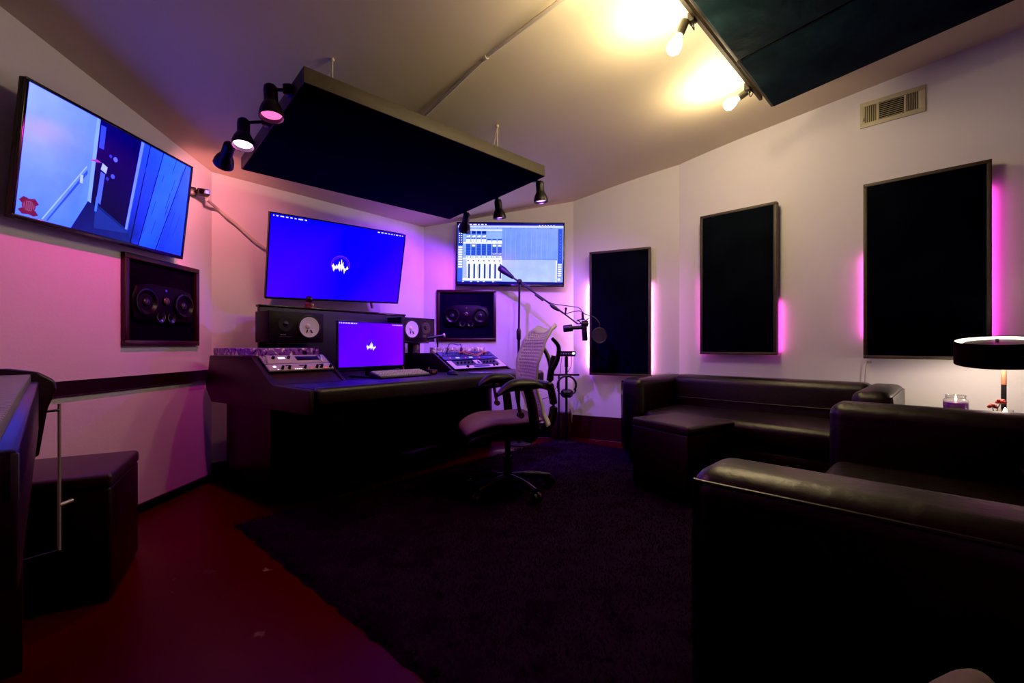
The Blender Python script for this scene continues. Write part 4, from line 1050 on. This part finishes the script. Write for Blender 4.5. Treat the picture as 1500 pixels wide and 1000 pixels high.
# ------------------------------------------------------------------ sofas (local: x along the seat, y from front to back)
def sofa(label, loc, ex):
    t = thing('sofa', label, 'sofa', loc, ex, None, group='black leather two seat sofas')
    Wd, Dp, Hh, ar = 1.68, .80, .672, .19
    for x0 in (0, Wd - ar):
        mb = MB(); mb.b2((x0, 0, .07), (x0 + ar, Dp, Hh), .055, 6); o = mb.build('armrest', leather, t)
        xo = 0 if x0 == 0 else Wd
        sgn = 1 if x0 == 0 else -1
        mb = MB(); zt = Hh - .030; xx = xo + sgn * .008
        mb.tube([(xx, .02, .12), (xx, .016, zt - .06), (xx, .03, zt - .005), (xx, .08, zt), (xx, Dp - .08, zt), (xx, Dp - .03, zt - .01)], .0045); mb.build('piping', leather, o)
    mb = MB(); mb.b2((ar * .8, Dp - .22, .07), (Wd - ar * .8, Dp, Hh + .004), .06, 6)
    mb.build('backrest', leather, t)
    mb = MB(); mb.b2((ar - .004, .02, .22), (Wd - ar + .004, Dp - .19, .425), .05, 5); mb.build('seat', leather, t)
    mb = MB(); mb.b2((ar - .01, .03, .07), (Wd - ar + .01, Dp - .2, .24), .01); mb.build('base', leather, t)
    mb = MB(); z = .49
    mb.tube([(ar + .02, Dp - .224, z), (Wd / 2, Dp - .224, z - .004), (Wd - ar - .02, Dp - .224, z)], .004); mb.build('back_seam', leather, t)
    for x in (.07, Wd - .07):
        for y in (.07, Dp - .07):
            mb = MB(); mb.cyl((x, y, 0), (x, y, .075), .02, .026); mb.build('leg', black_plastic, t)
    return t
sofa('black leather sofa against the far right wall under the acoustic panels', (.87, 3.58, .022), (s2, -s2, 0))
# the near one faces the desk wall: its seat side looks towards the desk
e_front = Vector((-s2, s2, 0))
far_front = Vector((.37, .95, .022)) + Vector((s2, s2, 0)) * 1.68
sofa('black leather sofa in the foreground with its arm towards the viewer', far_front if False else (.37, .95, .022), (s2, s2, 0)) if False else None
t = sofa('black leather sofa in the right foreground, its rounded arm nearest the viewer', (.37, .95, .022), (s2, s2, 0))
# local y = up x ex = (-s2, s2): the front must look that way, so mirror the depth by turning the sofa end for end
t.matrix_world = frame_m(Vector((.37, .95, .022)) + Vector((s2, s2, 0)) * 1.68, (-s2, -s2, 0))

# ------------------------------------------------------------------ cube stools
def cube_stool(label, c, ang, s, h):
    t = thing('cube_stool', label, 'stool', c, (math.cos(ang), math.sin(ang), 0), None, group='dark cube stools')
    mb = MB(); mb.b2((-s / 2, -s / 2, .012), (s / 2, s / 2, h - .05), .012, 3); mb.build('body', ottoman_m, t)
    mb = MB(); mb.b2((-s / 2 - .003, -s / 2 - .003, h - .055), (s / 2 + .003, s / 2 + .003, h), .016, 4); mb.build('lid', mat('dark vinyl lid with sheen', (.034, .022, .030), .42, var=.2, bump=.1, bscale=120), t)  # lid colour raised above the body's to paint the sheen on top
    mb = MB()
    for x in (-1, 1):
        for y in (-1, 1): mb.cyl((x * s * .42, y * s * .42, 0), (x * s * .42, y * s * .42, .014), .018)
    mb.build('foot', black_plastic, t)
    return t
cube_stool('dark cube stool in front of the far sofa', (1.10, 2.87, .022), math.atan2(-.869, .495), .44, .455)
cube_stool('dark cube stool against the left wall beside the keyboard', (-1.79, 1.73, 0), math.radians(30), .44, .475)

# ------------------------------------------------------------------ rug with pile
rc = Vector((-1.468, 2.34, 0)); rx = Vector((.665, .747, 0)).normalized(); ry = Vector((.747, -.665, 0)).normalized()
rug = thing('shag_rug', 'large dark violet shag rug on the red floor', 'rug', rc, rx, -ry)
RL, RW = 2.92, 2.6
t = bmesh.new(); nx, ny = 60, 54
def edge_w(v): return .005 * math.sin(v * 17) + .004 * math.sin(v * 41 + 1)
V = [[t.verts.new((RL * i / nx + (edge_w(j) if i in (0, nx) else 0), -RW * j / ny + (edge_w(i * 1.3) if j in (0, ny) else 0), .012 + random.uniform(-.003, .003) if 0 < i < nx and 0 < j < ny else .002)) for i in range(nx + 1)] for j in range(ny + 1)]
for j in range(ny):
    for i in range(nx): t.faces.new((V[j][i], V[j][i + 1], V[j + 1][i + 1], V[j + 1][i]))
bmesh.ops.recalc_face_normals(t, faces=t.faces[:])
mb = MB(); mb.merge(t); mb.build('backing', rug_m, rug)
verts = []; faces = []
for k in range(90000):
    x = random.uniform(0.0, RL); y = -random.uniform(0.0, RW)
    a = random.uniform(0, 2 * PI); ln = random.uniform(.010, .024); w_ = random.uniform(.0016, .0032)
    tilt = random.uniform(.2, 1.3)
    dx, dy = math.cos(a), math.sin(a); b = len(verts)
    verts += [(x - dy * w_, y + dx * w_, .008), (x + dy * w_, y - dx * w_, .008), (x + dx * ln * math.sin(tilt), y + dy * ln * math.sin(tilt), .008 + ln * math.cos(tilt) * .75)]
    faces.append((b, b + 1, b + 2))
me = bpy.data.meshes.new('pile'); me.from_pydata(verts, [], faces); me.materials.append(rug_m)
pl = bpy.data.objects.new('pile', me); COL.objects.link(pl); pl.parent = rug; pl['kind'] = 'stuff'

# ------------------------------------------------------------------ lamp corner behind the near sofa
tb = Vector((2.62, 2.42, 0))
t = thing('side_table', 'low dark side table behind the near sofa holding the lamp', 'side table', tb, (s2, -s2, 0), None)
mb = MB(); mb.b2((-.27, -.17, .50), (.27, .17, .53), .006); mb.build('table_top', side_m, t)
for x in (-1, 1):
    for y in (-1, 1):
        mb = MB(); mb.b2((x * .24 - .018, y * .14 - .018, 0), (x * .24 + .018, y * .14 + .018, .50), .003); mb.build('leg', side_m, t)
lp = Vector((2.715, 2.45, .53))
t = thing('table_lamp', 'table lamp with black drum shade and copper pole by the right edge', 'lamp', lp)
mb = MB(); mb.lathe([(.001, .016), (.02, .016), (.085, .010), (.09, .003), (.09, 0), (.001, 0)], (0, 0, 0)); mb.build('base', black_metal, t)
mb = MB(); mb.cyl((0, 0, .012), (0, 0, .205), .011); mb.build('pole', black_metal, t)
mb = MB(); mb.cyl((0, 0, .205), (0, 0, .40), .0115); tmp = mb.build('upper_pole', copper, t); tmp['label'] = 'copper upper pole'
mb = MB(); mb.lathe([(.178, .362), (.180, .364), (.180, .492), (.178, .494), (.176, .492), (.176, .364), (.178, .362)], (0, 0, 0), seg=48); sh = mb.build('lamp_shade', mat('black shade fabric', (.006, .005, .005), .9, spec=.1), t)
mb = MB(); mb.lathe([(.1745, .366), (.1745, .490)], (0, 0, 0), seg=48); mb.build('lining', inner_white, sh)
mb = MB(); mb.lathe([(.001, .470), (.140, .470), (.145, .475), (.140, .480), (.001, .482)], (0, 0, 0), seg=40); mb.build('diffuser_disc', mat('dark disc', (.035, .01, .03), .35), sh)
mb = MB(); mb.cyl((.02, .03, .48), (.02, .03, .497), .008); mb.build('finial', black_metal, sh)
mb = MB()
for k in range(40):
    a = -1.75 + random.uniform(-.17, .17); z = .43 + random.uniform(-.018, .018); mb.sph((.1805 * math.cos(a), .1805 * math.sin(a), z), .0016, seg=6)
mb.build('glitter', mat('silver glitter', (.5, .45, .4), .3, metal=.5), sh)
pv = Matrix.Translation((-.045, -.02, .385)) @ Matrix.Rotation(math.radians(8.5), 4, Vector((.67, -.74, 0))) @ Matrix.Translation((0, 0, -.428))
sh.matrix_local = pv
ld = bpy.data.lights.new('table lamp light', 'POINT'); ld.color = (1, .84, .62); ld.energy = 12; ld.shadow_soft_size = .05
lo = bpy.data.objects.new('lamp_light', ld); COL.objects.link(lo); lo.parent = t; lo.location = (-.04, -.02, .355)
cd = Vector((2.47, 2.47, .53))
t = thing('jar_candle', 'lit purple jar candle on the side table', 'candle', cd)
t.scale = (.86, .86, .86)
mb = MB(); mb.lathe([(.001, .002), (.050, .002), (.060, .008), (.061, .130), (.056, .142), (.048, .147), (.048, .164), (.051, .168), (.048, .170), (.045, .166), (.045, .146), (.055, .138), (.0585, .128), (.0585, .010), (.001, .006)], (0, 0, 0), seg=32); mb.build('jar', glass, t)
mb = MB(); mb.lathe([(.001, .0065), (.057, .0065), (.058, .012), (.058, .122), (.001, .121)], (0, 0, 0), seg=32); mb.build('wax', wax, t)
mb = MB(); mb.lathe([(.001, .128), (.004, .130), (.0075, .142), (.005, .155), (.001, .172)], (0, 0, 0), seg=12); mb.build('flame', flame_m, t)
mb = MB(); mb.cyl((0, 0, .12), (0, 0, .132), .0012, seg=8); mb.build('wick', black_plastic, t)
mb = MB()
tt = bmesh.new(); n = 12; rg = []
for i in range(n + 1):
    a = -PI * .75 - .45 + .9 * i / n; rg.append((tt.verts.new((.0618 * math.cos(a), .0618 * math.sin(a), .045)), tt.verts.new((.0618 * math.cos(a), .0618 * math.sin(a), .105))))
for a, b in zip(rg, rg[1:]): tt.faces.new((a[0], b[0], b[1], a[1]))
mb.merge(tt); mb.build('paper_label', paper, t)
fv = Vector((2.575, 2.335, .525))
t = thing('tealight_holder', 'small glowing glass tealight beside the lamp pole', 'candle', fv + Vector((.02, 0, 0)))
mb = MB(); mb.lathe([(.001, .002), (.022, .002), (.028, .02), (.030, .088), (.0285, .088), (.026, .02), (.001, .006)], (0, 0, 0)); mb.build('glass_cup', glass, t)
mb = MB(); mb.lathe([(.001, .055), (.006, .060), (.010, .074), (.006, .088), (.001, .1)], (0, 0, 0), seg=12); mb.build('flame', flame_m, t)
mb = MB(); mb.cyl((0, 0, .007), (0, 0, .055), .024); mb.build('wax', mat('cream wax', (.7, .6, .45), .5), t)
t = thing('red_flower', 'small red artificial flowers beside the glowing tealight', 'flower', fv + Vector((-.045, -.01, 0)))
mb = MB(); mb.lathe([(.001, 0), (.018, 0), (.022, .05), (.016, .07), (.013, .07), (.001, .01)], (0, 0, 0)); mb.build('vase', mat('dark vase', (.05, .02, .02), .3), t)
for k, (dx, dy, dz) in enumerate(((-.012, 0, .105), (.032, .0, .128))):
    mb = MB(); mb.tube([(0, 0, .06), (dx * .5, dy, dz - .03), (dx, dy, dz)], .002); st = mb.build('stem', leaf_m, t)
    mb = MB()
    for p_ in range(6):
        a = 2 * PI * p_ / 6; mb.sph((dx + .012 * math.cos(a), dy + .012 * math.sin(a), dz + .004 + .006 * math.sin(a * 2 + k)), .0095, (1, .8, .8), 10, Matrix.Rotation(a, 4, 'Z'))
    mb.sph((dx, dy, dz + .008), .009, seg=10); mb.build('petals', flower_m, st)

# ------------------------------------------------------------------ piano at the left edge, cloth bag at the lower right
pe = Vector((-1.404, 1.30, 0)); pex = Vector((.72, -.69, 0)).normalized()
t = thing('digital_piano', 'dark piano keyboard with pale keys and rounded end at the left edge', 'piano', pe, pex, None)
# local x runs along the keys towards the viewer, local y (up cross ex) points to the player side... keys lie at -y
KL = 1.24
mb = MB(); mb.b2((.0, -.16, .70), (KL, .012, .845), .006); mb.build('key_bed', piano_m, t)
mb = MB()
for i in range(52): mb.b2((.004 + i * .0236, -.15, .845), (.004 + i * .0236 + .0228, -.004, .866), .0015, 1)
mb.build('white_keys', key_m, t)
mb = MB(); mb.b2((0, -.008, .79), (KL, .012, .842), .003); mb.build('key_slip', mat('grey purple slip', (.09, .07, .08), .4), t)
prof = [(-.42, .62), (-.42, .875), (-.40, .882), (-.05, .884), (.01, .872), (.045, .845), (.05, .82), (.03, .76), (.012, .62)]
for x0 in (-.045, KL + .004):
    mb = MB(); mb.prism(prof if x0 < 0 else [(min(a, -.02), b) for a, b in prof[:4]] + [(-.02, .62)], x0, x0 + .04, 'yz', .008, 3); mb.build('end_cheek', piano_m, t)
    mb = MB(); mb.b2((x0, -.40, 0), (x0 + .04, -.02, .63), .006); mb.build('leg_panel', piano_m, t)
mb = MB(); mb.b2((0, -.42, .70), (KL, -.155, .872), .01); mb.build('fascia', piano_m, t)
mb = MB(); mb.cyl((-.055, .055, .315), (-.055, .055, .77), .0042); rod = mb.build('metal_rod', mat('pale metal', (.55, .45, .40), .35, metal=.5), t)
mb = MB(); mb.cyl((-.055, .055, .455), (-.075, .085, .458), .0055); mb.build('knob', mat('pale metal', (.55, .45, .40), .35, metal=.5), rod)
mb = MB(); mb.cyl((-.055, .055, .315), (-.03, -.05, .315), .004); mb.cyl((-.055, .055, .75), (-.03, -.0, .75), .004); mb.build('rod_bracket', black_metal, rod)

t = thing('cloth_bag', 'rounded taupe cloth bag at the lower right edge of the photo', 'bag', (.525, .505, 0))
mb = MB(); tmb = bmesh.new(); bmesh.ops.create_uvsphere(tmb, u_segments=28, v_segments=20, radius=1)
for v in tmb.verts:
    f_ = 1 + .07 * math.sin(v.co.x * 5 + v.co.z * 3) + .05 * math.sin(v.co.y * 7 - v.co.z * 4)
    v.co = Vector((v.co.x * .085 * f_, v.co.y * .085 * f_,   .290 + v.co.z * .285 * (1 + .02 * math.sin(v.co.x * 8))))
    v.co.z = max(v.co.z, .0)
mb.merge(tmb); mb.build('body', bag_m, t)

# scraps and marks on the floor
mb = MB(); p = at(60, 982, .9); q = Vector((-.90, .845, .004))
mb.box((q.x, q.y, .004), (.03, .012, .006), .001, M=Matrix.Rotation(.4, 4, 'Z')); tag(mb.build('paper_scrap', mat('off white scrap', (.5, .42, .38), .7)), 'tiny pale scrap on the red floor at lower left', 'scrap')

# ------------------------------------------------------------------ camera, world, colour
cam = bpy.data.cameras.new('camera'); co = bpy.data.objects.new('camera', cam); COL.objects.link(co)
co.location = (0, 0, H); co.rotation_euler = (PI / 2, 0, 0)
cam.sensor_width = 36; cam.lens = F / 1500 * 36; cam.shift_y = 6 / 1500; cam.clip_start = .02
scn.camera = co
wd = bpy.data.worlds.new('world'); scn.world = wd; wd.use_nodes = True
wd.node_tree.nodes['Background'].inputs[0].default_value = (0, 0, 0, 1)
scn.view_settings.view_transform = 'Standard'
scn.view_settings.look = 'None'
scn.view_settings.exposure = 0
vs = scn.view_settings
vs.use_curve_mapping = True
vs.curve_mapping.black_level = (.0022, .0024, .0020)
vs.curve_mapping.update()
scn.cycles.use_denoising = True
scn.cycles.max_bounces = 6
scn.cycles.sample_clamp_indirect = 4
